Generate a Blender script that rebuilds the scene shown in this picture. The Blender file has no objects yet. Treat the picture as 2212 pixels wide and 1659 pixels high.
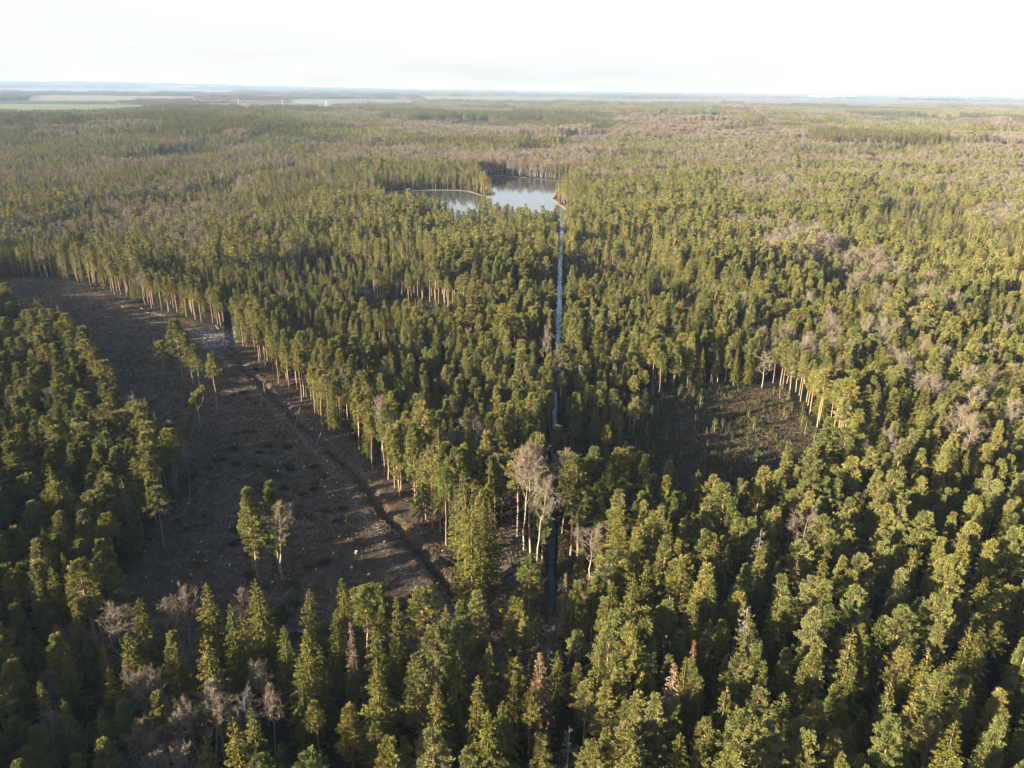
import bpy, math, random
import numpy as np
from mathutils import Matrix, Vector

sc = bpy.context.scene
col = sc.collection
R = math.radians
PI = math.pi

# ------------------------------------------------------------------ camera
CAM_H = 100.0
PITCH = R(20.9)
ROLL = R(0.67)
HFOV = 2 * math.atan(512 / 780)
f_ = np.array([0, math.cos(PITCH), -math.sin(PITCH)])
r0 = np.array([1.0, 0, 0]); u0 = np.array([0, math.sin(PITCH), math.cos(PITCH)])
r_ = r0 * math.cos(ROLL) + u0 * math.sin(ROLL)
u_ = u0 * math.cos(ROLL) - r0 * math.sin(ROLL)
cam = bpy.data.objects.new('camera', bpy.data.cameras.new('camera'))
col.objects.link(cam)
M = Matrix(((r_[0], u_[0], -f_[0], 0), (r_[1], u_[1], -f_[1], 0), (r_[2], u_[2], -f_[2], CAM_H), (0, 0, 0, 1)))
cam.matrix_world = M
cam.data.sensor_width = 36; cam.data.angle = HFOV
cam.data.clip_start = 1; cam.data.clip_end = 90000
sc.camera = cam

# ------------------------------------------------------------------ world, sun, exposure
SUN_EL = R(13.5)
SUN_AZ = R(116)            # measured from the view direction (+Y) towards the left (-X)
sx, sy = -math.sin(SUN_AZ), math.cos(SUN_AZ)
w = bpy.data.worlds.new('World'); sc.world = w; w.use_nodes = True
wt = w.node_tree; wt.nodes.clear()
def N(t, k, **kw):
    n = t.nodes.new(k)
    for a, b in kw.items(): setattr(n, a, b)
    return n
sky = N(wt, 'ShaderNodeTexSky', sky_type='NISHITA', sun_disc=False)
sky.sun_elevation = SUN_EL
sky.sun_rotation = math.atan2(sx, sy) % (2 * PI)
sky.air_density = 1.0; sky.dust_density = 2.0; sky.ozone_density = 1.0
tc = N(wt, 'ShaderNodeTexCoord')
mp = N(wt, 'ShaderNodeMapping'); mp.inputs['Scale'].default_value = (2.2, 2.2, 17)
cn = N(wt, 'ShaderNodeTexNoise'); cn.inputs['Scale'].default_value = 1.6; cn.inputs['Detail'].default_value = 7
cr = N(wt, 'ShaderNodeValToRGB')
cr.color_ramp.elements[0].position = .36; cr.color_ramp.elements[0].color = (.70, .70, .70, 1)
cr.color_ramp.elements[1].position = .66; cr.color_ramp.elements[1].color = (1, 1, 1, 1)
sep = N(wt, 'ShaderNodeSeparateXYZ')
low = N(wt, 'ShaderNodeMapRange'); low.inputs['From Min'].default_value = .28; low.inputs['From Max'].default_value = .16
mul = N(wt, 'ShaderNodeMath', operation='MULTIPLY')
mx = N(wt, 'ShaderNodeMix', data_type='RGBA')
mx.inputs[7].default_value = (3.15, 3.28, 3.42, 1)      # thin bright cloud veil in the lower sky
bg = N(wt, 'ShaderNodeBackground'); bg.inputs['Strength'].default_value = .05
wo = N(wt, 'ShaderNodeOutputWorld')
L = wt.links.new
L(tc.outputs['Generated'], mp.inputs['Vector']); L(mp.outputs[0], cn.inputs['Vector'])
L(cn.outputs['Fac'], cr.inputs[0]); L(tc.outputs['Generated'], sep.inputs[0])
L(sep.outputs['Z'], low.inputs['Value']); L(cr.outputs[0], mul.inputs[0]); L(low.outputs[0], mul.inputs[1])
L(mul.outputs[0], mx.inputs[0]); L(sky.outputs[0], mx.inputs[6]); L(mx.outputs[2], bg.inputs['Color'])
L(bg.outputs[0], wo.inputs[0])

sl = bpy.data.lights.new('sun', 'SUN'); sl.energy = 5.0; sl.angle = R(.5); sl.color = (1, .85, .60)
so = bpy.data.objects.new('sun', sl); col.objects.link(so)
sd = Vector((sx * math.cos(SUN_EL), sy * math.cos(SUN_EL), math.sin(SUN_EL)))
so.rotation_euler = sd.to_track_quat('Z', 'Y').to_euler()
so.location = (0, 0, 400)
sc.view_settings.view_transform = 'Standard'; sc.view_settings.look = 'None'
sc.view_settings.exposure = 2.7; sc.view_settings.gamma = 1
try:
    sc.cycles.max_bounces = 5; sc.cycles.diffuse_bounces = 2; sc.cycles.glossy_bounces = 2
    sc.cycles.transmission_bounces = 2; sc.cycles.volume_bounces = 0
    sc.cycles.use_denoising = True
except Exception: pass

# ------------------------------------------------------------------ helpers
FD = 1685.0
def ray(px, py):
    return f_ * FD + r_ * (px - 1106) - u_ * (py - 829.5)
def G(px, py, z=0.0):
    d = ray(px, py); t = (z - CAM_H) / d[2]
    return (d[0] * t, d[1] * t)
def proj(x, y, z):
    x = np.asarray(x, float); y = np.asarray(y, float); z = np.asarray(z, float) - CAM_H
    dz = x * f_[0] + y * f_[1] + z * f_[2]; dz = np.where(dz < 1, 1, dz)
    return 1106 + FD * (x * r_[0] + y * r_[1] + z * r_[2]) / dz, 829.5 - FD * (x * u_[0] + y * u_[1] + z * u_[2]) / dz
def height_at(x, y, py):
    lo, hi = 0, 45
    for _ in range(30):
        m = (lo + hi) / 2
        if proj(x, y, m)[1] > py: lo = m
        else: hi = m
    return lo
def inpoly(x, y, poly):
    x = np.asarray(x, float); y = np.asarray(y, float); r = np.zeros(x.shape, bool); n = len(poly)
    for i in range(n):
        x1, y1 = poly[i]; x2, y2 = poly[(i + 1) % n]
        if y1 == y2: continue
        c = ((y1 > y) != (y2 > y)) & (x < (x2 - x1) * (y - y1) / (y2 - y1) + x1)
        r ^= c
    return r
def linedist(x, y, pts):
    x = np.asarray(x, float); y = np.asarray(y, float); best = np.full(x.shape, 1e9)
    for (x1, y1), (x2, y2) in zip(pts[:-1], pts[1:]):
        dx, dy = x2 - x1, y2 - y1; l2 = dx * dx + dy * dy + 1e-9
        t = np.clip(((x - x1) * dx + (y - y1) * dy) / l2, 0, 1)
        best = np.minimum(best, np.hypot(x - x1 - t * dx, y - y1 - t * dy))
    return best
def vnoise(x, y, s, seed=0):
    x = np.asarray(x, float) / s + seed * 17.3; y = np.asarray(y, float) / s + seed * 9.1
    xi = np.floor(x).astype(np.int64); yi = np.floor(y).astype(np.int64)
    fx = x - xi; fy = y - yi; fx = fx * fx * (3 - 2 * fx); fy = fy * fy * (3 - 2 * fy)
    def h(a, b):
        v = np.sin(a * 127.1 + b * 311.7 + seed * 74.7) * 43758.5453
        return v - np.floor(v)
    return (h(xi, yi) * (1 - fx) + h(xi + 1, yi) * fx) * (1 - fy) + (h(xi, yi + 1) * (1 - fx) + h(xi + 1, yi + 1) * fx) * fy
def fnoise(x, y, s, seed=0):
    return .6 * vnoise(x, y, s, seed) + .28 * vnoise(x, y, s / 2.2, seed + 1) + .12 * vnoise(x, y, s / 5, seed + 2)

def stand_id(x, y, s, seed):
    """one random value per forest stand: warped cells with sharp borders"""
    x = np.asarray(x, float); y = np.asarray(y, float)
    wx = x + (fnoise(x, y, s * .8, seed) - .5) * s * 1.3; wy = y * .8 + (fnoise(x, y, s * .8, seed + 5) - .5) * s * 1.3 + x * .25
    v = np.sin(np.floor(wx / s) * 127.1 + np.floor(wy / s) * 311.7 + seed * 74.7) * 43758.5453
    return v - np.floor(v)

class MB:
    """collects faces (numpy) for one mesh"""
    def __init__(s): s.v = []; s.f3 = []; s.f4 = []; s.m3 = []; s.m4 = []; s.n = 0
    def add(s, v, f, m=0):
        v = np.asarray(v, float).reshape(-1, 3); f = np.asarray(f, int)
        if len(v) == 0: return
        s.v.append(v)
        if f.shape[1] == 3: s.f3.append(f + s.n); s.m3.append(np.full(len(f), m))
        else: s.f4.append(f + s.n); s.m4.append(np.full(len(f), m))
        s.n += len(v)
    def merge(s, o, mat=None):
        for v in [np.concatenate(o.v)]:
            base = s.n; s.v.append(v); s.n += len(v)
        for f, m in zip(o.f3, o.m3): s.f3.append(f + base); s.m3.append(m if mat is None else np.full(len(f), mat))
        for f, m in zip(o.f4, o.m4): s.f4.append(f + base); s.m4.append(m if mat is None else np.full(len(f), mat))
    def xf(s, M3, t):
        o = MB(); o.v = [np.concatenate(s.v) @ np.asarray(M3).T + np.asarray(t)]; o.n = s.n
        o.f3, o.f4, o.m3, o.m4 = s.f3, s.f4, s.m3, s.m4
        return o
    def mesh(s, name, mats, smooth=False):
        me = bpy.data.meshes.new(name)
        v = np.concatenate(s.v).astype(np.float32)
        f3 = np.concatenate(s.f3) if s.f3 else np.zeros((0, 3), int); f4 = np.concatenate(s.f4) if s.f4 else np.zeros((0, 4), int)
        m = np.concatenate(s.m3 + s.m4) if (s.m3 or s.m4) else np.zeros(0)
        me.vertices.add(len(v)); me.vertices.foreach_set('co', v.ravel())
        nl = f3.size + f4.size; me.loops.add(nl)
        me.loops.foreach_set('vertex_index', np.concatenate([f3.ravel(), f4.ravel()]).astype(np.int32))
        me.polygons.add(len(f3) + len(f4))
        me.polygons.foreach_set('loop_start', np.concatenate([np.arange(len(f3)) * 3, f3.size + np.arange(len(f4)) * 4]).astype(np.int32))
        me.polygons.foreach_set('material_index', m.astype(np.int32))
        if smooth: me.polygons.foreach_set('use_smooth', np.ones(len(me.polygons), bool))
        for k in (mats if isinstance(mats, (list, tuple)) else [mats]): me.materials.append(k)
        me.update(calc_edges=True); me.validate()
        return me
def obj(name, me, parent=None):
    o = bpy.data.objects.new(name, me); col.objects.link(o)
    if parent: o.parent = parent
    return o
def tag(o, label=None, cat=None, group=None, kind=None):
    for k, v in (('label', label), ('category', cat), ('group', group), ('kind', kind)):
        if v: o[k] = v
    return o
def thing(name, label, cat, loc, rz=0, scale=(1, 1, 1), group=None):
    o = bpy.data.objects.new(name, None); col.objects.link(o); o.empty_display_size = .5
    o.location = loc; o.rotation_euler = (0, 0, rz); o.scale = scale
    return tag(o, label, cat, group)

def tube(mb, pts, rad, n=6, m=0, cap=True):
    pts = np.asarray(pts, float); rad = np.asarray(rad, float); k = len(pts)
    t = np.gradient(pts, axis=0); t /= np.linalg.norm(t, axis=1)[:, None] + 1e-9
    ref = np.array([1.0, 0, 0]) if abs(t[0][0]) < .8 else np.array([0, 1.0, 0])
    a = np.cross(t, ref); a /= np.linalg.norm(a, axis=1)[:, None] + 1e-9; b = np.cross(t, a)
    an = np.arange(n) * 2 * PI / n
    v = pts[:, None] + rad[:, None, None] * (a[:, None] * np.cos(an)[None, :, None] + b[:, None] * np.sin(an)[None, :, None])
    i = np.arange(k - 1)[:, None] * n + np.arange(n)[None]; j = np.arange(k - 1)[:, None] * n + (np.arange(n) + 1)[None] % n
    f = np.stack([i, j, j + n, i + n], -1).reshape(-1, 4)
    mb.add(v.reshape(-1, 3), f, m)
    if cap:
        for e, c in ((0, pts[0]), (k - 1, pts[-1])):
            ring = v[e]; q = np.arange(n)
            mb.add(np.vstack([ring, c]), np.stack([q, (q + 1) % n, np.full(n, n)], 1), m)

def unit(v): return v / (np.linalg.norm(v, axis=-1, keepdims=True) + 1e-9)
def kites(mb, c, d, ln, wd, rng, m=0, nrm=None, nj=.45):
    """needle sprays: kite faces from c along d, rolled at random"""
    c = np.asarray(c); n = len(c)
    if n == 0: return
    d = unit(d)
    s = unit(np.cross(d, unit(rng.normal(size=(n, 3))) if nrm is None else unit(np.broadcast_to(nrm, (n, 3))) + rng.normal(0, nj, (n, 3))))
    ln = np.broadcast_to(ln, n)[:, None]; wd = np.broadcast_to(wd, n)[:, None]
    v = np.stack([c, c + d * ln * .45 + s * wd * .5, c + d * ln, c + d * ln * .45 - s * wd * .5], 1)
    mb.add(v.reshape(-1, 3), np.arange(4 * n).reshape(-1, 4), m)

# ------------------------------------------------------------------ materials
def mat(name, build):
    m = bpy.data.materials.new(name); m.use_nodes = True; t = m.node_tree; t.nodes.clear()
    out = N(t, 'ShaderNodeOutputMaterial'); t.links.new(build(t), out.inputs[0]); return m
def ramp(t, fac, stops):
    r = N(t, 'ShaderNodeValToRGB'); e = r.color_ramp.elements
    while len(e) < len(stops): e.new(.5)
    for k, (p, c) in enumerate(stops): e[k].position = p; e[k].color = (*c, 1)
    t.links.new(fac, r.inputs[0]); return r.outputs[0]
def noise(t, scale, detail=3, vec=None, rough=.5):
    n = N(t, 'ShaderNodeTexNoise'); n.inputs['Scale'].default_value = scale; n.inputs['Detail'].default_value = detail
    n.inputs['Roughness'].default_value = rough
    if vec is not None: t.links.new(vec, n.inputs['Vector'])
    return n.outputs['Fac']
def geo(t): return N(t, 'ShaderNodeNewGeometry').outputs['Position']
def mix(t, fac, a, b, kind='MIX'):
    m = N(t, 'ShaderNodeMix', data_type='RGBA', blend_type=kind)
    if isinstance(fac, (int, float)): m.inputs[0].default_value = fac
    else: t.links.new(fac, m.inputs[0])
    for s, v in ((6, a), (7, b)):
        if isinstance(v, tuple): m.inputs[s].default_value = (*v, 1)
        else: t.links.new(v, m.inputs[s])
    return m.outputs[2]
def princ(t, c, rough=.8, spec=.2, bump=None, bs=.3, bd=.1):
    p = N(t, 'ShaderNodeBsdfPrincipled')
    if isinstance(c, tuple): p.inputs['Base Color'].default_value = (*c, 1)
    else: t.links.new(c, p.inputs['Base Color'])
    p.inputs['Roughness'].default_value = rough; p.inputs['Specular IOR Level'].default_value = spec
    if bump is not None:
        b = N(t, 'ShaderNodeBump'); b.inputs['Strength'].default_value = bs; b.inputs['Distance'].default_value = bd
        t.links.new(bump, b.inputs['Height']); t.links.new(b.outputs[0], p.inputs['Normal'])
    return p.outputs[0]
def leaf(name, stops, trans=.13, nscale=.5, amp=.35):
    def b(t):
        oi = N(t, 'ShaderNodeObjectInfo')
        c = ramp(t, oi.outputs['Random'], stops)
        n = noise(t, nscale, 3, geo(t))
        v = N(t, 'ShaderNodeMapRange'); v.inputs['From Min'].default_value = .3; v.inputs['From Max'].default_value = .7
        v.inputs['To Min'].default_value = 1 - amp; v.inputs['To Max'].default_value = 1 + amp
        t.links.new(n, v.inputs['Value'])
        hs = N(t, 'ShaderNodeHueSaturation'); t.links.new(v.outputs[0], hs.inputs['Value']); t.links.new(c, hs.inputs['Color'])
        d = N(t, 'ShaderNodeBsdfDiffuse'); t.links.new(hs.outputs[0], d.inputs[0])
        tr = N(t, 'ShaderNodeBsdfTranslucent'); t.links.new(hs.outputs[0], tr.inputs[0])
        mxs = N(t, 'ShaderNodeMixShader'); mxs.inputs[0].default_value = trans
        t.links.new(d.outputs[0], mxs.inputs[1]); t.links.new(tr.outputs[0], mxs.inputs[2])
        return mxs.outputs[0]
    return mat(name, b)
M_pine = leaf('pine_needles', [(0, (.095, .112, .04)), (.25, (.155, .145, .042)), (.5, (.118, .130, .048)), (.75, (.178, .158, .052)), (.9, (.148, .148, .062)), (1, (.105, .106, .038))])
M_spruce = leaf('spruce_needles', [(0, (.066, .072, .018)), (.35, (.098, .092, .022)), (.7, (.08, .086, .026)), (1, (.125, .105, .03))])
M_young = leaf('young_needles', [(0, (.038, .052, .022)), (1, (.08, .085, .032))])
M_cone = leaf('spruce_cones', [(0, (.20, .125, .05)), (1, (.26, .16, .07))], trans=0)
M_twig = leaf('birch_twigs', [(0, (.135, .108, .086)), (.4, (.158, .130, .103)), (.7, (.18, .155, .122)), (1, (.14, .110, .088))], trans=0, amp=.15)
M_deadn = leaf('dead_needles', [(0, (.17, .11, .07)), (.5, (.19, .13, .085)), (1, (.17, .10, .055))], trans=.05)
M_deadr = leaf('rust_needles', [(0, (.17, .07, .035)), (1, (.19, .085, .04))], trans=.05)
M_grey = leaf('grey_twigs', [(0, (.11, .105, .095)), (1, (.14, .135, .12))], trans=0, amp=.15)
def barkmat(name, lo, hi, zlo=4, zhi=10, patch=None):
    def b(t):
        tcn = N(t, 'ShaderNodeTexCoord'); s = N(t, 'ShaderNodeSeparateXYZ'); t.links.new(tcn.outputs['Object'], s.inputs[0])
        r = N(t, 'ShaderNodeMapRange'); r.inputs['From Min'].default_value = zlo; r.inputs['From Max'].default_value = zhi
        t.links.new(s.outputs['Z'], r.inputs['Value'])
        c = mix(t, r.outputs[0], lo, hi)
        mpn = N(t, 'ShaderNodeMapping'); mpn.inputs['Scale'].default_value = (3, 3, .8) if not patch else (1, 1, 4)
        t.links.new(tcn.outputs['Object'], mpn.inputs[0])
        n = noise(t, 3, 4, mpn.outputs[0])
        if patch:
            k = ramp(t, n, [(.56, (0, 0, 0)), (.62, (1, 1, 1))]); c = mix(t, k, c, patch)
        else:
            c = mix(t, n, c, tuple(x * .45 for x in lo))
        return princ(t, c, .9, .1)
    return mat(name, b)
M_pbark = barkmat('pine_bark', (.27, .20, .14), (.40, .22, .11))
M_sbark = barkmat('spruce_bark', (.17, .14, .11), (.20, .16, .12))
M_bbark = barkmat('birch_bark', (.27, .245, .20), (.20, .165, .135), 5, 11, patch=(.07, .06, .05))
M_snag = barkmat('weathered_wood', (.20, .175, .15), (.22, .20, .175))
M_log = barkmat('log_bark', (.30, .23, .16), (.34, .27, .2))
M_cut = mat('cut_wood', lambda t: princ(t, mix(t, noise(t, 6, 2, geo(t)), (.55, .38, .2), (.7, .52, .3)), .8, .2))

# ------------------------------------------------------------------ the lie of the land (pixels of the photograph -> metres)
def P(l, z=0.0): return [G(a, b, z) for a, b in l]
edgeA = P([(-30, 602), (20, 598), (130, 602), (215, 625), (290, 655), (400, 690), (490, 716), (520, 745), (541, 776), (664, 913), (741, 985), (853, 1102), (965, 1190), (1005, 1250)])
clearA = edgeA + P([(1010, 1310), (1080, 1460), (900, 1470), (700, 1490), (450, 1500), (330, 1430), (255, 1330), (240, 1280), (290, 1220), (345, 1130), (400, 1075), (425, 1030)]) \
    + P([(370, 925), (300, 865), (230, 795)], 15) + P([(180, 722), (90, 652), (-25, 609)], 11)
junction = P([(1000, 1300), (1030, 1260), (1065, 1200), (1086, 1120), (1088, 1035), (1100, 1015), (1120, 1020), (1128, 1160), (1180, 1230), (1205, 1290), (1215, 1420), (1190, 1520), (1080, 1500), (1040, 1420)])
clearB = P([(1375, 880), (1400, 852), (1480, 845), (1560, 830), (1690, 845), (1760, 920), (1800, 985), (1795, 1025)]) + P([(1600, 1037), (1500, 1042), (1430, 1015), (1370, 985)], 13)
gapC = P([(755, 652), (870, 648), (990, 672), (1010, 690)]) + P([(960, 697), (850, 682), (765, 674)], 8)
gapD = P([(1135, 790), (1215, 775), (1216, 835), (1170, 845), (1130, 820)])
lowB = P([(1212, 800), (1290, 805), (1420, 850), (1400, 900), (1370, 1060), (1250, 1110), (1215, 1110)])
lowE = [P([(1240, 540), (1420, 548), (1660, 556), (1660, 590), (1450, 585), (1240, 575)]),
        P([(1400, 655), (1600, 665), (1620, 705), (1400, 700)]),
        P([(940, 600), (700, 575), (640, 590), (640, 612), (940, 632)]),
        P([(1900, 470), (2080, 480), (2080, 505), (1900, 495)]),
        P([(560, 470), (820, 500), (820, 520), (560, 490)])]
lake = P([(985, 411), (1010, 413), (1040, 422.5), (1066, 423.5), (1072, 418), (1063, 410), (1052, 398), (1038, 383), (1040, 379.5), (1082, 378.5), (1140, 384.5), (1237, 391), (1218, 396), (1200, 412), (1190, 430), (1211, 445), (1229, 460),
          (1226, 476)]) + P([(1200, 466), (1150, 461), (1090, 453), (1040, 449)], 12) + P([(1000, 443), (960, 434), (900, 422), (850, 414.5)], 17.5) + P([(815, 416), (860, 412.5), (920, 410.5)])
canal_near = P([(1189, 1320), (1190, 1290), (1193, 1150), (1196, 950), (1200, 842)])
canal = P([(1204, 797), (1205, 790), (1208, 650), (1211, 540), (1214, 490), (1217, 470)])
ditch = P([(493, 672), (497, 715), (510, 765), (527, 793), (598, 860), (668, 931), (778, 1029), (825, 1104), (888, 1164), (937, 1224), (990, 1294), (1060, 1390)])
track = P([(30, 602), (105, 607), (176, 628), (246, 656), (316, 692), (432, 730), (475, 773), (563, 853), (668, 959), (756, 1054), (786, 1118), (832, 1188), (874, 1245), (930, 1320)])
ice = P([(412, 712), (505, 712), (512, 745), (440, 752)])
fields = [P(a) + P(b, 24) for a, b in (
    ([(-400, 223), (0, 225), (200, 226), (360, 227.5)], [(330, 229), (200, 231.5), (0, 233), (-400, 233)]),
    ([(430, 224), (600, 222), (720, 225)], [(700, 227.5), (560, 229), (450, 228)]),
    ([(620, 214.5), (820, 214), (900, 217)], [(880, 219), (760, 219.5), (640, 218)]),
    ([(900, 208), (1150, 209.5), (1280, 212)], [(1250, 216), (1100, 216), (930, 213)]),
    ([(1270, 213), (1500, 213.5), (1570, 216)], [(1540, 219), (1400, 219.5), (1290, 217)]),
    ([(1560, 212), (1760, 213.5), (2050, 218)], [(2030, 221), (1800, 220), (1580, 216)]),
    ([(2040, 218), (2212, 221), (2400, 224)], [(2400, 228), (2200, 226), (2060, 222)]),
    ([(-300, 190.5), (300, 193.5), (500, 196)], [(500, 198), (300, 196), (-300, 193)]),
    ([(60, 206), (200, 206.5), (420, 209)], [(420, 211), (200, 208.5), (60, 208)]))]

def cdist(x, y): return np.minimum(linedist(x, y, canal), linedist(x, y, canal_near))
def ground_h(x, y):
    x = np.asarray(x, float); y = np.asarray(y, float)
    h = .25 * (fnoise(x, y, 9, 5) - .5) + .5 * (fnoise(x, y, 45, 8) - .5)
    dc = cdist(x, y); h = np.where(dc < 4, h * .3 - 1.1 * np.clip((2.3 - dc) / 1.2, 0, 1), h)
    dd = linedist(x, y, ditch); h = np.where(dd < 4, h - 1.4 * np.clip((1.8 - dd) / 1.3, 0, 1), h)
    lk = inpoly(x, y, lake); dl = linedist(x, y, lake + [lake[0]])
    sgn = np.where(lk, -dl, dl)
    h = np.where(sgn < 12, np.minimum(h, -.28 + sgn * .13) if True else h, h)
    h = np.where(lk, np.maximum(-2.5, -.28 - dl * .2), h)
    # far rise on the horizon at the left
    r = np.hypot(x, y)
    h = h + 40 * (vnoise(x, y, 520, 44) - .35) * np.clip((r - 1050) / 700, 0, 1) * np.clip((3500 - r) / 900, 0, 1) * (y > 0)
    h = h + 75 * np.exp(-((r - 15500) / 2600) ** 2) * np.clip((-x / np.maximum(y, 1) - .1) / .35, 0, 1) * (y > 0)
    h = h + 25 * np.exp(-((r - 20500) / 2200) ** 2) * (y > 0) * (.4 + vnoise(x, y, 2600, 3))
    return h

# ------------------------------------------------------------------ ground (one sheet to the horizon)
def spaced(lo, fine0, fine1, hi, st, g=1.13):
    a = list(np.arange(fine0, fine1 + .01, st)); s = st; v = fine1
    while v < hi: s *= g; v += s; a.append(v)
    s = st; v = fine0
    while v > lo: s *= g; v -= s; a.insert(0, v)
    return np.array(a)
gx = spaced(-30000, -150, 130, 30000, 1.0)
gy = np.concatenate([spaced(-600, 75, 480, 481, 1.0)[:-1], np.arange(482, 960, 2.2)])
s_ = 2.2; v_ = 960.0; ext = []
while v_ < 32000: s_ *= 1.05; v_ += s_; ext.append(v_)
gy = np.concatenate([gy, ext])
X, Y = np.meshgrid(gx, gy); H = ground_h(X.ravel(), Y.ravel())
nx, ny = len(gx), len(gy)
ii = (np.arange(ny - 1)[:, None] * nx + np.arange(nx - 1)[None]).ravel()
gm = MB(); gm.add(np.stack([X.ravel(), Y.ravel(), H], 1), np.stack([ii, ii + 1, ii + nx + 1, ii + nx], 1))
def blur_in(poly, x, y, e=4):
    d = linedist(x, y, poly + [poly[0]]); i = inpoly(x, y, poly)
    return np.clip(.5 + np.where(i, d, -d) / e, 0, 1)
xr, yr = X.ravel(), Y.ravel()
near = (yr < 1000) & (np.abs(xr) < 500)
mR = np.zeros(len(xr)); mG = np.zeros(len(xr)); mB_ = np.zeros(len(xr))
xn, yn = xr[near], yr[near]
mR[near] = np.maximum.reduce([blur_in(p, xn, yn) * k for p, k in ((clearA, 1), (junction, .9), (clearB, .33), (gapC, .3), (gapD, 1))])
wob = 1.4 * (fnoise(xn, yn, 7, 12) - .5)
mG[near] = np.maximum(np.clip(1.15 - np.abs(linedist(xn, yn, track) + wob - .2) / 1.5, 0, 1) * .3, blur_in(ice, xn, yn) )
dl_ = linedist(xn, yn, lake + [lake[0]])
mB_[near] = np.clip(1.2 - dl_ / (1.5 + 4.5 * vnoise(xn, yn, 14, 33)), 0, 1)
mR[near] = np.maximum(mR[near], np.clip((11 - linedist(xn, yn, ditch)) / 4, 0, 1) * .9 * (yn < 330))
def ground_mat(t):
    at = N(t, 'ShaderNodeAttribute', attribute_name='zone'); s = N(t, 'ShaderNodeSeparateColor'); t.links.new(at.outputs['Color'], s.inputs[0])
    p = geo(t)
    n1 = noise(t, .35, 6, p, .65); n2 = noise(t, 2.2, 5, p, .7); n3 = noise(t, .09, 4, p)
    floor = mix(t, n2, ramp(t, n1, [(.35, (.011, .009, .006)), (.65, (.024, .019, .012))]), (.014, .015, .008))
    heath = ramp(t, n1, [(.32, (.022, .022, .011)), (.42, (.056, .036, .022)), (.52, (.084, .054, .036)), (.62, (.095, .075, .054)), (.72, (.075, .060, .030))])
    straw = ramp(t, n2, [(.35, (.3, .3, .3)), (.6, (1, 1, 1))])
    heath = mix(t, straw, mix(t, .6, heath, (.010, .010, .008)), heath)
    sticks = ramp(t, noise(t, 5, 3, p, .8), [(.58, (0, 0, 0)), (.66, (1, 1, 1))])
    heath = mix(t, mix(t, .75, sticks, (0, 0, 0)), heath, (.20, .18, .165))
    gr = ramp(t, n3, [(.42, (0, 0, 0)), (.6, (1, 1, 1))])
    heath = mix(t, mix(t, .6, gr, (0, 0, 0)), heath, (.062, .060, .060))
    trk = mix(t, ramp(t, noise(t, 1.1, 5, p, .7), [(.47, (0, 0, 0)), (.56, (1, 1, 1))]), (.045, .038, .036), (.34, .35, .38))
    reed = mix(t, n2, (.15, .115, .08), (.26, .22, .17))
    far = mix(t, noise(t, .0012, 5, p), (.045, .042, .032), (.085, .078, .055))
    sy_ = N(t, 'ShaderNodeSeparateXYZ'); t.links.new(p, sy_.inputs[0])
    fm = N(t, 'ShaderNodeMapRange'); fm.inputs['From Min'].default_value = 3000; fm.inputs['From Max'].default_value = 6500
    t.links.new(sy_.outputs['Y'], fm.inputs['Value'])
    c = mix(t, fm.outputs[0], floor, far)
    c = mix(t, s.outputs['Red'], c, heath); c = mix(t, s.outputs['Green'], c, trk); c = mix(t, s.outputs['Blue'], c, reed)
    return princ(t, c, .95, .1, n2, .5, .25)
M_ground = mat('forest_floor', ground_mat)
gme = gm.mesh('ground', M_ground, smooth=True)
ca = gme.color_attributes.new('zone', 'FLOAT_COLOR', 'POINT')
ca.data.foreach_set('color', np.stack([mR, mG, mB_, np.ones(len(mR))], 1).astype(np.float32).ravel())
tag(obj('ground', gme), kind='structure')

# water of the lake and of the canal: a thin, partly frosted skin of ice
def water_mat(frost, lo, hi):
    def b(t):
        p = geo(t)
        mpn = N(t, 'ShaderNodeMapping'); mpn.inputs['Scale'].default_value = (1, .55, 1); t.links.new(p, mpn.inputs[0])
        n = noise(t, frost, 5, mpn.outputs[0], .6)
        k = ramp(t, n, [(lo, (0, 0, 0)), (hi, (1, 1, 1))])
        w_ = N(t, 'ShaderNodeBsdfPrincipled'); w_.inputs['Base Color'].default_value = (.035, .045, .055, 1)
        w_.inputs['Roughness'].default_value = .07; w_.inputs['IOR'].default_value = 2.1
        bp = N(t, 'ShaderNodeBump'); bp.inputs['Strength'].default_value = .04; bp.inputs['Distance'].default_value = .1
        t.links.new(noise(t, .6, 3, p), bp.inputs['Height']); t.links.new(bp.outputs[0], w_.inputs['Normal'])
        if frost > .1:
            w_.inputs['Roughness'].default_value = .12
            ys = N(t, 'ShaderNodeSeparateXYZ'); t.links.new(p, ys.inputs[0]); yr_ = N(t, 'ShaderNodeMapRange'); yr_.inputs['From Min'].default_value = 262; yr_.inputs['From Max'].default_value = 300
            t.links.new(ys.outputs['Y'], yr_.inputs['Value']); k = mix(t, yr_.outputs[0], (0, 0, 0), k)
            w_.inputs['Base Color'].default_value = (.006, .010, .018, 1); w_.inputs['IOR'].default_value = 1.25
        i_ = N(t, 'ShaderNodeBsdfPrincipled'); i_.inputs['Base Color'].default_value = (.52, .57, .63, 1); i_.inputs['Roughness'].default_value = .3
        m = N(t, 'ShaderNodeMixShader'); t.links.new(k, m.inputs[0]); t.links.new(w_.outputs[0], m.inputs[1]); t.links.new(i_.outputs[0], m.inputs[2])
        return m.outputs[0]
    return b
def sheet(name, poly, z, m):
    import bmesh
    bm = bmesh.new(); f = bm.faces.new([bm.verts.new((x, y, z)) for x, y in poly])
    bmesh.ops.triangulate(bm, faces=[f]); me = bpy.data.meshes.new(name); bm.to_mesh(me); bm.free(); me.materials.append(m)
    if len(me.polygons) and me.polygons[0].normal.z < 0: me.flip_normals()
    return tag(obj(name, me), kind='structure')
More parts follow.
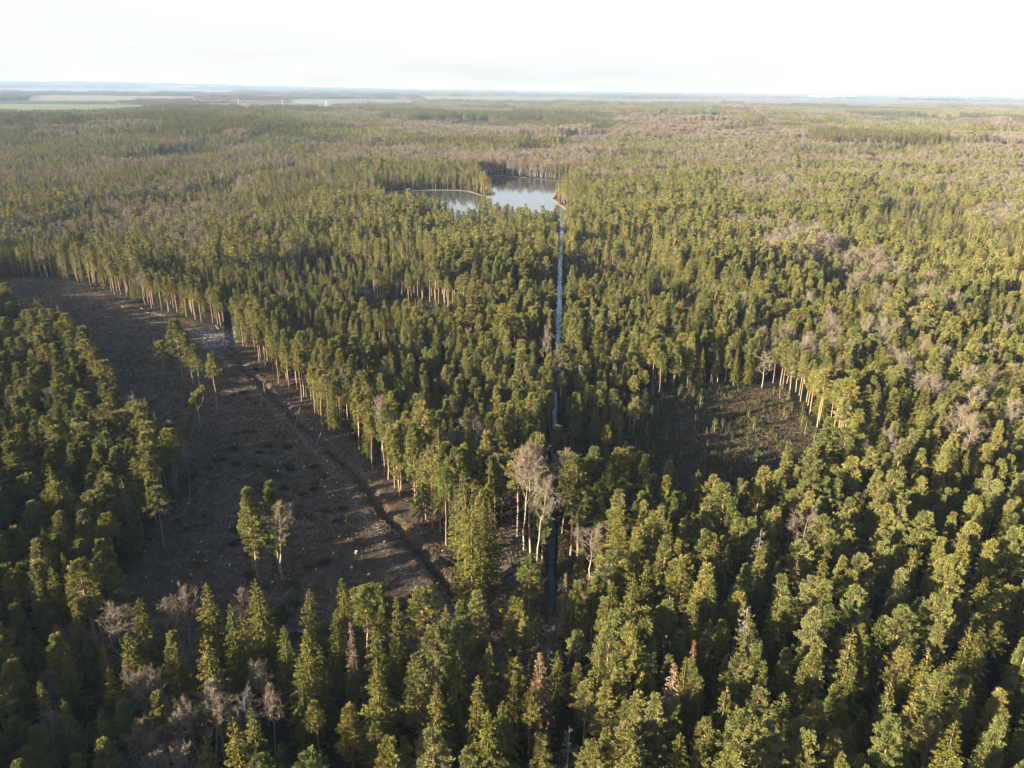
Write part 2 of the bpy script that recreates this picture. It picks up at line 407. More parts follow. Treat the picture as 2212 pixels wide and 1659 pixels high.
def grow(poly, d):
    c = np.mean(np.array(poly), 0); a = np.array(poly); n = len(a); out = []
    area = sum(a[i][0] * a[(i + 1) % n][1] - a[(i + 1) % n][0] * a[i][1] for i in range(n))
    for i in range(n):
        e1 = unit(a[i] - a[i - 1]); e2 = unit(a[(i + 1) % n] - a[i]); t = unit(e1 + e2)
        nn = np.array([t[1], -t[0]]) * (1 if area > 0 else -1); out.append(tuple(a[i] + nn * d))
    return out
M_lake = mat('lake_ice', water_mat(.02, .68, .82))
M_canal = mat('canal_ice', water_mat(.7, .47, .53))
sheet('lake', grow(lake, 2.5), -.30, M_lake)
for cpoly in (canal, canal_near):
    cb = MB(); cpt = np.array(cpoly); seg = []
    for a, b in zip(cpt[:-1], cpt[1:]):
        k = max(2, int(np.hypot(*(b - a)) / 5)); seg += [a + (b - a) * i / k for i in range(k)]
    seg.append(cpt[-1]); seg = np.array(seg); tt = unit(np.gradient(seg, axis=0)); nn = np.stack([-tt[:, 1], tt[:, 0]], 1); k = len(seg)
    wr = np.random.default_rng(3).uniform(.8, 1.8, (2, k)) * (1.0 if cpoly is canal else .55)
    cb.add(np.vstack([np.c_[seg + nn * wr[0][:, None], np.full(k, -.62)], np.c_[seg - nn * wr[1][:, None], np.full(k, -.62)]]), [[k + i, k + i + 1, i + 1, i] for i in range(k - 1)])
    tag(obj('canal_water', cb.mesh('canal_water', M_canal)), kind='structure')
M_fieldg = mat('winter_crop', lambda t: princ(t, mix(t, noise(t, .01, 4, geo(t)), (.085, .11, .035), (.11, .13, .05)), .9, .1))
M_fields = mat('stubble', lambda t: princ(t, mix(t, noise(t, .004, 4, geo(t)), (.11, .098, .07), (.15, .13, .09)), .9, .1))
for k, fp in enumerate(fields): sheet('field', fp, max(1.2, float(np.max(ground_h([q[0] for q in fp], [q[1] for q in fp]))) + .6) if k == 99 else 1.2 + .01 * k if k != 7 else 3.5, M_fieldg if k in (0, 1) else M_fields)

# ------------------------------------------------------------------ tree builders
def pine(seed, h=17, cb=.48, Rr=2.3, nb=80, fin=6, fpf=36, ln=.25, lean=.3, stubs=6, kw=.10, fscale=1.0):
    g = np.random.default_rng(seed); T = MB(); C = MB()
    zz = np.linspace(0, h * .97, 9); off = np.cumsum(g.normal(0, lean * .25, (9, 2)), 0); off[0] = 0
    pts = np.c_[off, zz]; rad = .17 * (1 - zz / h) ** .75 + .02; rad[0] = .22; pts[0, 2] = -.6
    tube(T, pts, rad, 6)
    def at(z): return np.array([np.interp(z, zz, off[:, 0]), np.interp(z, zz, off[:, 1]), z])
    top = h * (1 - cb); lop = g.uniform(0, 6.28); lopa = g.uniform(.05, .3); pw = (.98, .72, 1.12, .85)[seed % 4]
    for i in range(nb):
        t = (i + g.uniform(0, 1)) / nb; z = h * cb + top * t
        a = i * 2.399 + g.uniform(-.6, .6)
        r = Rr * (1 + lopa * math.cos(a - lop)) * ((1 - t) ** pw * (.66 + .5 * min(1, t * 3.5)) + .03) * g.uniform(.68, 1.15)
        rise = r * g.uniform(.1, .5) + .1
        p0 = at(min(z, h * .95)); d = np.array([math.cos(a), math.sin(a), 0])
        p1 = p0 + d * r + np.array([0, 0, rise * (1 - .8 * (t < .25))])
        if i % 2 == 0 and r > .8: tube(T, [p0, p0 + (p1 - p0) * .5 - [0, 0, .1], p1], [.05, .035, .015], 3, cap=False)
        q1 = min(1, .45 + .7 * (1 - t))
        for k in range(fin):
            u = g.uniform(.3, 1.0) ** .8; q = p0 + (p1 - p0) * u + g.normal(0, .17, 3) * [1, 1, .5] * q1
            dd = unit(d * g.uniform(.3, 1.0) * q1 + np.array([0, 0, g.uniform(.3, 1.0)]) + g.normal(0, .3, 3) * q1)
            fl = g.uniform(.35, .7) * fscale; sd_ = .12 * fscale
            s = g.uniform(0, 1, fpf)[:, None]; c = q + dd * fl * s; rd = unit(g.normal(size=(fpf, 3)) + d * .5)
            c = c + rd * sd_
            kites(C, c, dd * .7 + rd * .8 + g.normal(0, .3, (fpf, 3)), ln * g.uniform(.7, 1.2, fpf), kw, g, nrm=rd + d * .8 + np.array([0, 0, .4]))
    c = at(h * .95) + np.array([0, 0, 1.0]) * g.uniform(-.3, .55, 40)[:, None]
    kites(C, c, np.array([0, 0, .9]) + g.normal(0, .45, (40, 3)), ln, kw, g)
    for i in range(stubs):
        z = h * g.uniform(.18, cb); a = g.uniform(0, 6.28); p0 = at(z); l = g.uniform(.5, 1.4)
        tube(T, [p0, p0 + np.array([math.cos(a) * l, math.sin(a) * l, -.1 * l])], [.03, .01], 3, cap=False)
    return T, C
def spruce(seed, h=20, Rr=2.7, step=.5, nbr=7, cb=.1, fd=1.0, cones=0, droop=.5, kw=.18, kl=.34, power=.85):
    g = np.random.default_rng(seed); T = MB(); C = MB()
    zz = np.linspace(-.5, h, 7); tube(T, np.c_[g.normal(0, .05, (7, 2)), zz], .2 * (1 - (zz + .5) / (h + .6)) + .015, 6)
    z = h * cb
    while z < h - .25:
        t = (z - h * cb) / (h * (1 - cb)); Lm = Rr * ((1 - t) ** power) * (0.8 + .2 * min(1, t * 6)) + .12
        n = max(4, int(nbr * (1 - .35 * t)))
        a0 = g.uniform(0, 6.28)
        for i in range(n):
            a = a0 + i * 2 * PI / n + g.uniform(-.3, .3); Lb = Lm * g.uniform(.6, 1.15)
            if g.random() < .08: continue
            d = np.array([math.cos(a), math.sin(a), 0]); s_ = np.array([-d[1], d[0], 0])
            dr = droop * g.uniform(.6, 1.3) * (1.1 - .8 * t)
            m = max(5, int(Lb / .05 * fd)); u = g.uniform(.15, 1, m) ** .8
            zc = z + .1 * Lb * np.sin(u * 1.5) - dr * Lb * u ** 1.5 + .16 * Lb * np.clip(u - .75, 0, 1) * 4 * .5
            c = d * (u * Lb)[:, None]; c[:, 2] = zc
            c += s_ * (g.normal(0, .13, m) * (.35 + Lb * .3 * (1.15 - u)))[:, None]; c[:, 2] -= g.uniform(0, .3, m) * (1 - t)
            dirs = d * g.uniform(.3, 1, m)[:, None] + s_ * g.normal(0, .75, m)[:, None] + np.array([0, 0, -1]) * g.uniform(-.25, .8, m)[:, None] * (1 - .8 * t)
            top = cones and t > .72
            mi = (g.random(m) < (.3 if t > .85 else .12)).astype(int) if top else np.zeros(m, int)
            for q in (0, 1):
                w_ = mi == q
                if w_.any(): kites(C, c[w_], dirs[w_] if q == 0 else np.tile([0, 0, -1.0], (w_.sum(), 1)) + g.normal(0, .3, (w_.sum(), 3)), kl * g.uniform(.7, 1.25, w_.sum()), kw if q == 0 else .12, g, q, nrm=d * .8 + np.array([0, 0, .7]))
            if fd < .7: tube(T, [[0, 0, z], d * Lb * .5 + [0, 0, z - dr * Lb * .3], d * Lb + [0, 0, z - dr * Lb]], [.035, .025, .008], 3, cap=False)
        z += step * g.uniform(.8, 1.2)
    c = np.array([0, 0, h - .3]) + np.array([0, 0, 1.0]) * g.uniform(-.5, .3, 16)[:, None]
    kites(C, c, np.array([0, 0, .9]) + g.normal(0, .5, (16, 3)), .3, .12, g)
    return T, C
def birch(seed, h=18, spread=1.0, cb=.4, nl=15, tw=9, twl=.8, lean=.5, forks=0, tww=.045, sub=7):
    g = np.random.default_rng(seed); T = MB(); C = MB()
    n = 10; zz = np.linspace(-.4, h * .93, n); off = np.cumsum(g.normal(0, lean * .3, (n, 2)), 0); off[:2] *= .3
    tr = lambda z: np.array([np.interp(z, zz, off[:, 0]), np.interp(z, zz, off[:, 1]), z])
    tube(T, np.c_[off, zz], .17 * (1 - (zz + .4) / h) ** .8 + .015, 6)
    tips = []; C_c = []; C_d = []
    for i in range(nl):
        t = (i + g.uniform(0, 1)) / nl; z = h * (cb + (.93 - cb) * t ** 1.05); a = i * 2.399 + g.uniform(-.5, .5)
        Lb = spread * (h * .30) * (1 - t) ** .6 * g.uniform(.65, 1.1) + .7
        up = g.uniform(.9, 1.6) if not forks else g.uniform(.5, 1.2)
        d = unit(np.array([math.cos(a), math.sin(a), up])); p = tr(z); pts = [p]; 
        for s in range(4):
            d = unit(d + g.normal(0, .14, 3) + np.array([0, 0, .08])); p = p + d * Lb / 4; pts.append(p)
        r0_ = .025 + .035 * (1 - t); tube(T, pts, np.linspace(r0_, .015, 5), 4, cap=False)
        pts = np.array(pts)
        for s in range(sub):
            u = g.uniform(.3, 1); q = np.array([np.interp(u * 4, range(5), pts[:, k]) for k in range(3)])
            d2 = unit(d * .8 + g.normal(0, .55, 3) + [0, 0, .15]); l2 = Lb * g.uniform(.25, .5) + .25; e = q + d2 * l2
            e2 = e + unit(d2 + [0, 0, -.25]) * l2 * .35
            tube(T, [q, e], [.018, .010], 3, cap=False)
            m = tw * 3; uu = g.uniform(.1, 1.25, m)[:, None]; cc = q + (e - q) * uu
            C_c.append(cc); C_d.append(d2 * .5 + g.normal(0, .65, (m, 3)) + np.array([0, 0, .05]))
    zc = g.uniform(h * (cb + .2), h * .95, 60); C_c.append(np.array([tr(z) for z in zc])); C_d.append(g.normal(0, .6, (60, 3)) + [0, 0, .8])
    c = np.concatenate(C_c); d = unit(np.concatenate(C_d)); m = len(c)
    s = unit(np.cross(d, g.normal(size=(m, 3)))) * tww; ln = twl * g.uniform(.5, 1.2, m)[:, None]
    v = np.stack([c - s * .5, c + s * .5, c + d * ln], 1); C.add(v.reshape(-1, 3), np.arange(3 * m).reshape(-1, 3))
    return T, C
def snag(seed, h=12):
    g = np.random.default_rng(seed); T = MB(); C = MB()
    zz = np.linspace(-.4, h, 6); tube(T, np.c_[g.normal(0, .08, (6, 2)), zz], .15 * (1 - (zz + .4) / (h + 2)) + .02, 6)
    for i in range(70):
        t = g.uniform(.25, 1); a = g.uniform(0, 6.28); l = (1 - t) * 2.2 + .35; d = np.array([math.cos(a), math.sin(a), g.uniform(-.5, .2)]); z = h * t
        tube(C, [[0, 0, z], d * l + [0, 0, z]], [.03, .008], 3, cap=False)
        m = 7; u = g.uniform(.3, 1, m)[:, None]; kites(C, d * l * u + [0, 0, z], d + g.normal(0, .8, (m, 3)), .35, .05, g)
    return T, C
def patch(seed, kind, size=36):
    g = np.random.default_rng(seed); o = MB(); n = {'pine': 62, 'spruce': 56, 'birch': 60, 'mixed': 58}[kind]
    for i in range(n):
        x, y = g.uniform(-size / 2, size / 2, 2); k = kind if kind != 'mixed' else g.choice(['pine', 'spruce', 'birch'])
        if g.random() < .2: k = g.choice(['pine', 'spruce', 'birch'])
        h = g.uniform(13, 19) if k != 'spruce' else g.uniform(14, 25)
        c = LOD[k][g.integers(len(LOD[k]))]; s = h / 18; a = g.uniform(0, 6.28)
        Mx = np.array([[math.cos(a), -math.sin(a), 0], [math.sin(a), math.cos(a), 0], [0, 0, 1]]) * s
        o.merge(c.xf(Mx, (x, y, 0)))
    return o
MI = {'pine': (0, 1), 'spruce': (2, 3), 'birch': (4, 5)}
ALLM = [M_pbark, M_pine, M_sbark, M_spruce, M_bbark, M_twig]
def combine(TC, kind):
    o = MB(); o.merge(TC[0], MI[kind][0]); o.merge(TC[1], MI[kind][1]); return o
# simplified trees for the middle distance and beyond
LOD = {'pine': [combine(pine(900 + i, 18, .45, 2.3, 16, 2, 5, .95, .3, 0, .48, 1.6), 'pine') for i in range(3)],
       'spruce': [combine(spruce(920 + i, 18, 2.3, 1.5, 5, .12, .18, 0, .4, .55, .95), 'spruce') for i in range(3)],
       'birch': [combine(birch(940 + i, 18, 1.15, .38, 9, 4, 1.25, .4, 0, .26, 4), 'birch') for i in range(3)]}

# near variants: name -> list of (T, C)
V_pine = [pine(i, 17, [.38, .44, .33, .6, .35, .56, .4, .3][i], [2.2, 2.5, 1.9, 2.3, 1.8, 2.8, 2.3, 2.0][i], [84, 88, 84, 62, 88, 66, 84, 90][i], stubs=[6, 6, 6, 14, 6, 14, 6, 6][i]) for i in range(8)]
V_spruce = [spruce(30 + i, 19, [3.4, 3.9, 2.9, 3.6, 2.7, 4.2][i], cones=[0, 1, 0, 0, 1, 0][i], cb=[.1, .05, .15, .2, .12, .06][i]) for i in range(6)]
V_birch = [birch(60 + i, 17, [.8, 1.1, .7, 1.25, .95, 1.0][i], [.42, .4, .5, .38, .45, .3][i], forks=[0, 1, 0, 1, 0, 0][i]) for i in range(6)]
V_mpine = [pine(100 + i, 17, [.4, .46, .36, .55][i], [2.2, 2.5, 2.0, 2.4][i], 40, 3, 10, .5, .3, 2, .26, 1.25) for i in range(4)]
V_mspruce = [spruce(110 + i, 19, [2.6, 2.2, 2.9][i], .7, 6, .12, .45, 0, .5, .28, .5) for i in range(3)]
V_mbirch = [birch(120 + i, 17, [.9, 1.1, 1.3][i], .36, 12, 6, 1.0, .4, 0, .11, 6) for i in range(3)]

# ------------------------------------------------------------------ individual trees (one thing each: trunk + crown)
def mk(TC, tm, cm, tn='trunk', cn_='crown'):
    t = TC[0].mesh(tn, tm, True); c = TC[1].mesh(cn_, cm); return (t, c)
D_pine = [mk(v, M_pbark, M_pine) for v in V_pine]
D_spruce = [mk(v, M_sbark, [M_spruce, M_cone]) for v in V_spruce]
D_birch = [mk(v, M_bbark, M_twig) for v in V_birch]
dsp = [spruce(70 + i, 19, [2.9, 2.6][i], .5, 8, .08, .6) for i in range(2)]
D_dead = [mk(dsp[0], M_snag, M_deadn), mk(dsp[1], M_snag, M_deadn)]
D_rust = [mk(dsp[1], M_snag, M_deadr)]
D_snag = [mk(snag(80 + i, 12), M_snag, M_grey) for i in range(2)]
yp = [pine(84 + i, 5, .08, 1.15, 30, 3, 12, .28, .15, 0, .11, .7) for i in range(3)]
D_young = [mk(v, M_pbark, M_young) for v in yp]
gb = birch(95, 17, 1.1, .35, 14, 8); D_grey = [mk(gb, M_bbark, M_grey)]
dspar = [spruce(75 + i, 19, 2.6, .55, 7, .12, .75, 0, .55) for i in range(1)]
HN = {'pine': 17, 'spruce': 19, 'birch': 17, 'snag': 12, 'young': 5}
placed = []           # (x, y, radius)
rnd = random.Random(4)
def tree_at(kind, data, x, y, h, label, cat, group=None, wf=1.0, name=None, cname='crown', lean=0):
    hn = HN[kind]; s = h / hn
    o = thing(name, label, cat, (x, y, float(ground_h([x], [y])[0])), rnd.uniform(0, 6.28), (s * wf, s * wf, s), group)
    if lean: o.rotation_euler = (0, lean, 0)
    obj('trunk', data[0], o); obj(cname, data[1], o)
    placed.append((x, y, 1.5 * s * wf)); return o
def by_base(b, t):
    x, y = G(*b); return x, y, height_at(x, y, t[1])

# --- the lone trees and the ones the photograph lets one single out
Sp = [
 ('pine', (357, 827), (355, 737), 5, .95, 'pine at the left end of the small group standing in the clearing'),
 ('pine', (374, 824), (364, 747), 7, .75, 'slim pine just behind the leftmost pine of the group in the clearing'),
 ('pine', (397, 827), (387, 690), 1, .85, 'tallest pine of the small group standing in the clearing'),
 ('pine', (418, 832), (402, 721), 4, .85, 'pine just right of the tallest pine in the clearing group'),
 ('pine', (432, 839), (424, 744), 0, 1.0, 'dense pine with paired trunks at the right of the clearing group'),
 ('pine', (470, 889), (459, 765), 3, .72, 'solitary long stemmed pine right of the group in the clearing'),
 ('pine', (548, 1231), (533, 1073), 6, .85, 'left pine of the four standing together low in the clearing'),
 ('pine', (560, 1250), (560, 1051), 2, .85, 'shaggy pine with low branches, second of the lower clearing group'),
 ('pine', (600, 1215), (599, 1040), 0, .8, 'tallest pine of the lower group, behind the bare birch'),
 ('pine', (604, 1237), (609, 1056), 7, .9, 'broad grey green pine right behind the bare birch in the clearing'),
 ('pine', (1142, 1357), (1145, 1199), 1, .85, 'single bushy pine standing in the junction beside the dark canal'),
 ('pine', (1117, 1163), (1114, 973), 5, .75, 'long stemmed pine in the gap left of the white birches'),
 ('pine', (1159, 1403), (1162, 1332), 3, .8, 'small thin pine amid the branch litter at the junction'),
 ('pine', (1232, 1200), (1245, 983), 1, .8, 'tall pine with a red trunk on the right bank beside the birch'),
 ('pine', (1249, 1200), (1263, 1005), 6, .85, 'second red stemmed pine on the right bank, behind the first'),
 ('pine', (1083, 1055), (1091, 905), 0, .9, 'tall pine with long bare red stem above the red gap'),
 ('pine', (1090, 1052), (1100, 925), 3, .7, 'thinner pine leaning close to the tall red stemmed one'),
 ('pine', (1150, 806), (1151, 740), 1, .9, 'free standing pine left of the end of the pale ice strip'),
 ('pine', (170, 1170), (150, 1060), 5, 1.0, 'wide pine at the shaded edge of the left wood'),
 ('pine', (355, 1180), (338, 1052), 5, 1.05, 'broad low pine standing out from the left wood into the clearing'),
 ('spruce', (1020, 1289), (1026, 1090), 1, 1.0, 'largest drooping spruce at the point where ditch and canal meet'),
 ('spruce', (1044, 1273), (1046, 1075), 0, .8, 'tall spruce directly behind the largest drooping spruce'),
 ('spruce', (1060, 1268), (1068, 1100), 4, .95, 'narrow dark spruce at the right of the spruce trio by the logs'),
 ('birch', (610, 1251), (608, 1085), 0, .95, 'bare white stemmed birch among pines low in the clearing'),
 ('birch', (1132, 1188), (1143, 962), 0, .72, 'left birch of the tall white stemmed clump by the canal'),
 ('birch', (1146, 1198), (1165, 954), 4, .72, 'tallest birch of the white stemmed clump by the canal'),
 ('birch', (1159, 1217), (1189, 1024), 2, .8, 'birch leaning right over the canal water'),
 ('birch', (1160, 1143), (1173, 1016), 5, .7, 'birch standing at the back of the white stemmed clump'),
 ('birch', (1214, 1151), (1221, 977), 2, .8, 'straight white birch on the right bank of the canal'),
 ('birch', (1220, 1118), (1226, 985), 0, .8, 'slimmer birch just behind the straight one on the right bank'),
 ('birch', (1030, 1030), (1040, 893), 3, .95, 'wide bare birch with pale limbs above the spruce trio'),
 ('birch', (985, 1040), (978, 930), 1, .8, 'brownish bare tree left of the wide pale limbed birch'),
 ('birch', (840, 860), (845, 775), 4, .85, 'pale bare birch standing out of the pines in the middle wood'),
 ('birch', (1072, 885), (1068, 830), 0, 1.1, 'pink bare birch clump crown amid pines left of the canal'),
 ('birch', (1180, 822), (1182, 700), 5, .5, 'thin pale birch close to the left bank near the red bank'),
 ('birch', (412, 1073), (403, 965), 2, .45, 'thin white birch stem at the edge of the left wood'),
 ('birch', (383, 1095), (372, 1020), 5, .5, 'bent bare birch leaning out of the left wood'),
]
DS = {'pine': D_pine, 'spruce': D_spruce, 'birch': D_birch}
NM = {'pine': 'pine_tree', 'spruce': 'spruce_tree', 'birch': 'birch_tree'}
CT = {'pine': 'pine tree', 'spruce': 'spruce tree', 'birch': 'birch tree'}
cnt = {'pine': 0, 'spruce': 0, 'birch': 0}
for k, b, t, v, wf, lab in Sp:
    x, y, h = by_base(b, t); lean = 0
    o = tree_at(k, DS[k][v], x, y, h, lab, CT[k], None, wf * (1.3 if k == 'pine' else 1.1), NM[k], lean=.13 if 'leaning right' in lab else 0); cnt[k] += 1
for b_, tp in (((952, 1151), 985), ((964, 1180), 1010), ((972, 1161), 990), ((984, 1151), 968), ((996, 1162), 985), ((1004, 1130), 960), ((990, 1139), 972), ((935, 1140), 965)):
    x, y, h = by_base(b_, (0, tp)); tree_at('pine', D_pine[rnd.choice((3, 5))], x, y, h, 'slim bare stemmed pine in the tight row left of the drooping spruce trio', CT['pine'], 'bare stemmed pines left of the spruce trio', .72, NM['pine']); cnt['pine'] += 1
# crooked forked pine: built on its own
g = np.random.default_rng(5)
x, y, h = by_base((433, 924), (448, 834))
T = MB(); C = MB()
tube(T, [(0, 0, -.4), (.1, 0, h * .3), (0, 0, h * .5)], [.2, .16, .14], 7)
tube(T, [(0, 0, h * .48), (-.5, .1, h * .6), (-.9, 0, h * .8)], [.12, .09, .04], 5); tube(T, [(0, 0, h * .48), (1.3, 0, h * .56), (2.1, .1, h * .72), (2.3, 0, h * .92)], [.12, .1, .08, .03], 5)
tube(T, [(1.2, 0, h * .55), (2.4, .2, h * .54), (3.2, .1, h * .58)], [.06, .04, .015], 4)
for cx, cz, rr, n in ((-1.3, .68, 1.2, 24), (-.6, .8, 1.3, 26), (.5, .84, 1.2, 24), (1.5, .9, 1.2, 24), (2.4, .98, .9, 16), (-1.9, .6, .7, 12)):
    for _ in range(n):
        q = np.array([cx, 0, cz * h]) + unit(g.normal(size=3)) * rr * g.uniform(.3, 1) * [1, .9, .6]; dd = unit(g.normal(0, .4, 3) + [.3, 0, .7])
        c_ = q + dd * .5 * g.uniform(0, 1, 14)[:, None]; kites(C, c_, dd * .5 + g.normal(0, .8, (14, 3)), .4, .17, g)
o = thing('pine_tree', 'crooked forked pine with lopsided crown, alone in the clearing', 'pine tree', (x, y, float(ground_h([x], [y])[0])))
obj('trunk', T.mesh('trunk', M_pbark, True), o); obj('crown', C.mesh('crown', M_pine), o); placed.append((x, y, 3)); cnt['pine'] += 1

# --- trees of which only the crown shows: the top is placed
def c6(x, y): return (.3516 * x, 1097 + .3516 * y)
def c7(x, y): return (691.2 + .3516 * x, 1097 + .3516 * y)
def c8(x, y): return (1434 + .3516 * x, 1097 + .3516 * y)
used_cells = set()
def whereabouts(px, py):
    if py < 560: return 'the far wood'
    if px < 420 and py < 1230: return 'the left wood'
    if px < 1050 and py > 1230: return 'the lower left wood'
    if px > 1210 and py > 1000: return 'the lower right wood'
    if px >= 1050 and py > 1230: return 'the wood at lower centre'
    if px > 1210: return 'the wood beyond the canal'
    return 'the middle wood'
GRP = {'pine': 'pines of the forest', 'spruce': 'spruces of the forest', 'birch': 'bare birches of the forest'}
def auto_label(kind, px, py, h):
    cx, cy = int(round(px / 22.12)), int(round(py / 16.59))
    if (kind, cx, cy) in used_cells: return None
    used_cells.add((kind, cx, cy))
    size = {'pine': ('short', 'mid height', 'tall'), 'spruce': ('short', 'mid height', 'tall'), 'birch': ('short bare', 'bare', 'tall bare')}[kind][0 if h < 13.5 else 1 if h < 17.5 else 2]
    return '%s %s in %s, top %d%% across, %d%% down' % (size, kind, whereabouts(px, py), cx, cy)
tops_s = [c6(*p) + (hh,) for p, hh in [((1262, 465), 19), ((1565, 440), 19), ((850, 550), 18), ((1410, 590), 19), ((1480, 650), 17), ((1895, 490), 18), ((2060, 630), 17), ((1255, 785), 21), ((1880, 750), 20), ((1835, 910), 19), ((1740, 730), 17),
        ((775, 765), 18), ((765, 880), 17), ((625, 830), 16), ((380, 280), 18), ((395, 880), 16), ((660, 970), 15), ((235, 1060), 17), ((380, 1165), 18), ((615, 1225), 15), ((1430, 1290), 21), ((1540, 1215), 16), ((1255, 1410), 16), ((450, 560), 18), ((1890, 890), 17), ((310, 360), 18), ((1960, 840), 17)]]
tops_s += [c7(*p) + (hh,) for p, hh in [((130, 430), 19), ((335, 725), 19), ((345, 960), 19), ((465, 540), 19), ((1040, 825), 18), ((1190, 1025), 16), ((970, 1040), 18), ((1120, 1190), 16), ((840, 880), 18), ((715, 1080), 18), ((690, 970), 16), ((1030, 1250), 21), ((770, 600), 17), ((1720, 820), 19), ((1460, 880), 15), ((1800, 460), 16), ((1950, 120), 20), ((1820, 70), 20), ((2140, 70), 19), ((1935, 430), 18), ((970, 1480), 14)]]
tops_s += [c8(*p) + (hh,) for p, hh in [((725, 480), 21), ((1340, 660), 20), ((1165, 745), 22), ((1635, 860), 20), ((1400, 1060), 19), ((1700, 1030), 21), ((620, 940), 18), ((530, 640), 20), ((320, 190), 20), ((190, 640), 18), ((285, 690), 18), ((740, 1140), 18), ((1160, 980), 18), ((510, 890), 17), ((2100, 1230), 18), ((160, 280), 19), ((820, 330), 16), ((1220, 1510), 16), ((390, 1090), 18)]]
tops_p = [c6(*p) + (hh,) for p, hh in [((1040, 770), 18), ((320, 760), 17), ((215, 190), 18), ((480, 320), 20), ((210, 330), 18), ((480, 20), 17), ((360, 20), 17), ((950, 1140), 15), ((750, 1190), 14), ((620, 1430), 15), ((440, 1520), 13), ((890, 1300), 12), ((90, 590), 15), ((200, 1360), 15), ((1900, 1510), 15), ((1600, 1520), 15), ((40, 950), 17), ((130, 1330), 14)]]
tops_p += [c7(*p) + (hh,) for p, hh in [((860, 580), 19), ((700, 730), 17), ((1220, 570), 17), ((970, 520), 17), ((620, 500), 18), ((350, 480), 18), ((275, 490), 18), ((590, 925), 19), ((700, 1370), 17), ((430, 1390), 17), ((350, 1330), 14), ((170, 1230), 16), ((900, 1480), 15), ((1830, 640), 19), ((1780, 760), 18), ((1880, 740), 18), ((1750, 370), 17), ((1590, 450), 14), ((1850, 1000), 17), ((1760, 1060), 16), ((2030, 850), 17), ((1980, 1150), 18), ((1680, 1440), 14), ((1900, 1350), 16), ((2160, 1180), 17), ((220, 490), 14)]]
tops_b = [c6(*p) + (hh, wf) for p, hh, wf in [((690, 595), 17, 1.35), ((1120, 495), 15, 1.0), ((1030, 545), 14, .8), ((1490, 510), 15, .8), ((910, 990), 16, 1.1), ((830, 1000), 15, .9), ((390, 715), 14, .9), ((1250, 1090), 15, 1.1), ((1150, 1150), 14, .9), ((1330, 1170), 14, 1.0), ((1630, 1110), 15, .8), ((1080, 1275), 13, 1.1), ((900, 1340), 13, 1.3), ((270, 1300), 14, 1.1), ((1600, 950), 13, 1.0), ((1100, 1440), 12, 1.2), ((1010, 1490), 12, 1.2), ((230, 1030), 13, .9), ((730, 420), 10, 1.2), ((930, 1520), 11, 1.1)]]
def top_tree(kind, px, py, h, wf=1.0, v=None):
    x, y = G(px, py, h); lab = auto_label(kind, px, py, h)
    if lab is None: return
    D = DS[kind]; v = rnd.randrange(len(D)) if v is None else v
    tree_at(kind, D[v], x, y, h, lab, CT[kind], GRP[kind], wf, NM[kind]); cnt[kind] += 1
for px, py, h in tops_s: top_tree('spruce', px, py, h, rnd.uniform(.9, 1.25))
for px, py, h in tops_p: top_tree('pine', px, py, h, rnd.uniform(1.05, 1.35))
for px, py, h, wf in tops_b: top_tree('birch', px, py, h, wf)
for px, py in ((1270, 340), (1360, 360), (1440, 370), (1560, 290), (1620, 330), (1610, 470), (1690, 540), (1760, 545), (1660, 700), (1600, 690), (1890, 650), (1915, 765), (1830, 890), (1930, 940), (2030, 660), (1370, 140), (1740, 160), (1800, 195), (1060, 340), (600, 70), (1170, 80), (1240, 70), (1130, 145), (2190, 640), (1980, 510), (1650, 60), (1620, 150), (1350, 205), (2160, 850), (1500, 560), (1130, 160), (1040, 290), (2120, 380)):
    top_tree('birch', 1434 + .3516 * px, 561.6 + .3516 * py, 19.5, rnd.uniform(.85, 1.1))
for kind, D, p, h, wf, lab in [
  ('spruce', D_dead[0], c7(1355, 885), 19, 1.1, 'large dead spruce with pinkish brown needles at lower centre'),
  ('spruce', D_dead[1], c7(2180, 955), 21, 1.0, 'big dead spruce with bare grey brown branches, lower centre right'),
  ('spruce', D_rust[0], c8(190, 810), 18, .8, 'rust red dying spruce behind the big grey brown dead one'),
  ('spruce', D_dead[0], c7(185, 700), 17, .75, 'dull brown dead spruce in the dark wood below the clearing'),
  ('spruce', D_dead[1], c7(1510, 400), 14, .75, 'small pale brown dead spruce just right of the canal'),
  ('spruce', D_dead[0], c7(1645, 405), 15, .55, 'slender pale dead spruce, the one farther right from the canal')]:
    x, y = G(p[0], p[1], h); tree_at(kind, D, x, y, h, lab, 'dead spruce', None, wf, 'dead_spruce')
for p, h, lab in [(c7(1530, 1350), 14, 'pale grey leafless snag near the bottom edge of the photo'), (c7(2150, 540), 17, 'silvery snag tip poking out of the wood right of centre'), (c7(1405, 790), 9, 'small grey snag beside the thin pine at the junction'),
                  (c8(600, 140), 18, 'thin grey snag among pines in the right wood'), (c8(520, 612), 20.5, 'grey dead top beside a drooping spruce in the right wood'), (c7(1580, 1460), 10, 'low grey snag at the bottom edge, right of the pale one')]:
    x, y = G(p[0], p[1], h); tree_at('snag', rnd.choice(D_snag), x, y, h, lab, 'dead tree', None, 1, 'dead_tree', 'branches')
p = c6(1480, 1130); x, y = G(p[0], p[1], 14); tree_at('birch', D_grey[0], x, y, 14, 'silvery grey bare tree in the dark lower left wood', 'bare tree', None, .85, 'bare_tree')

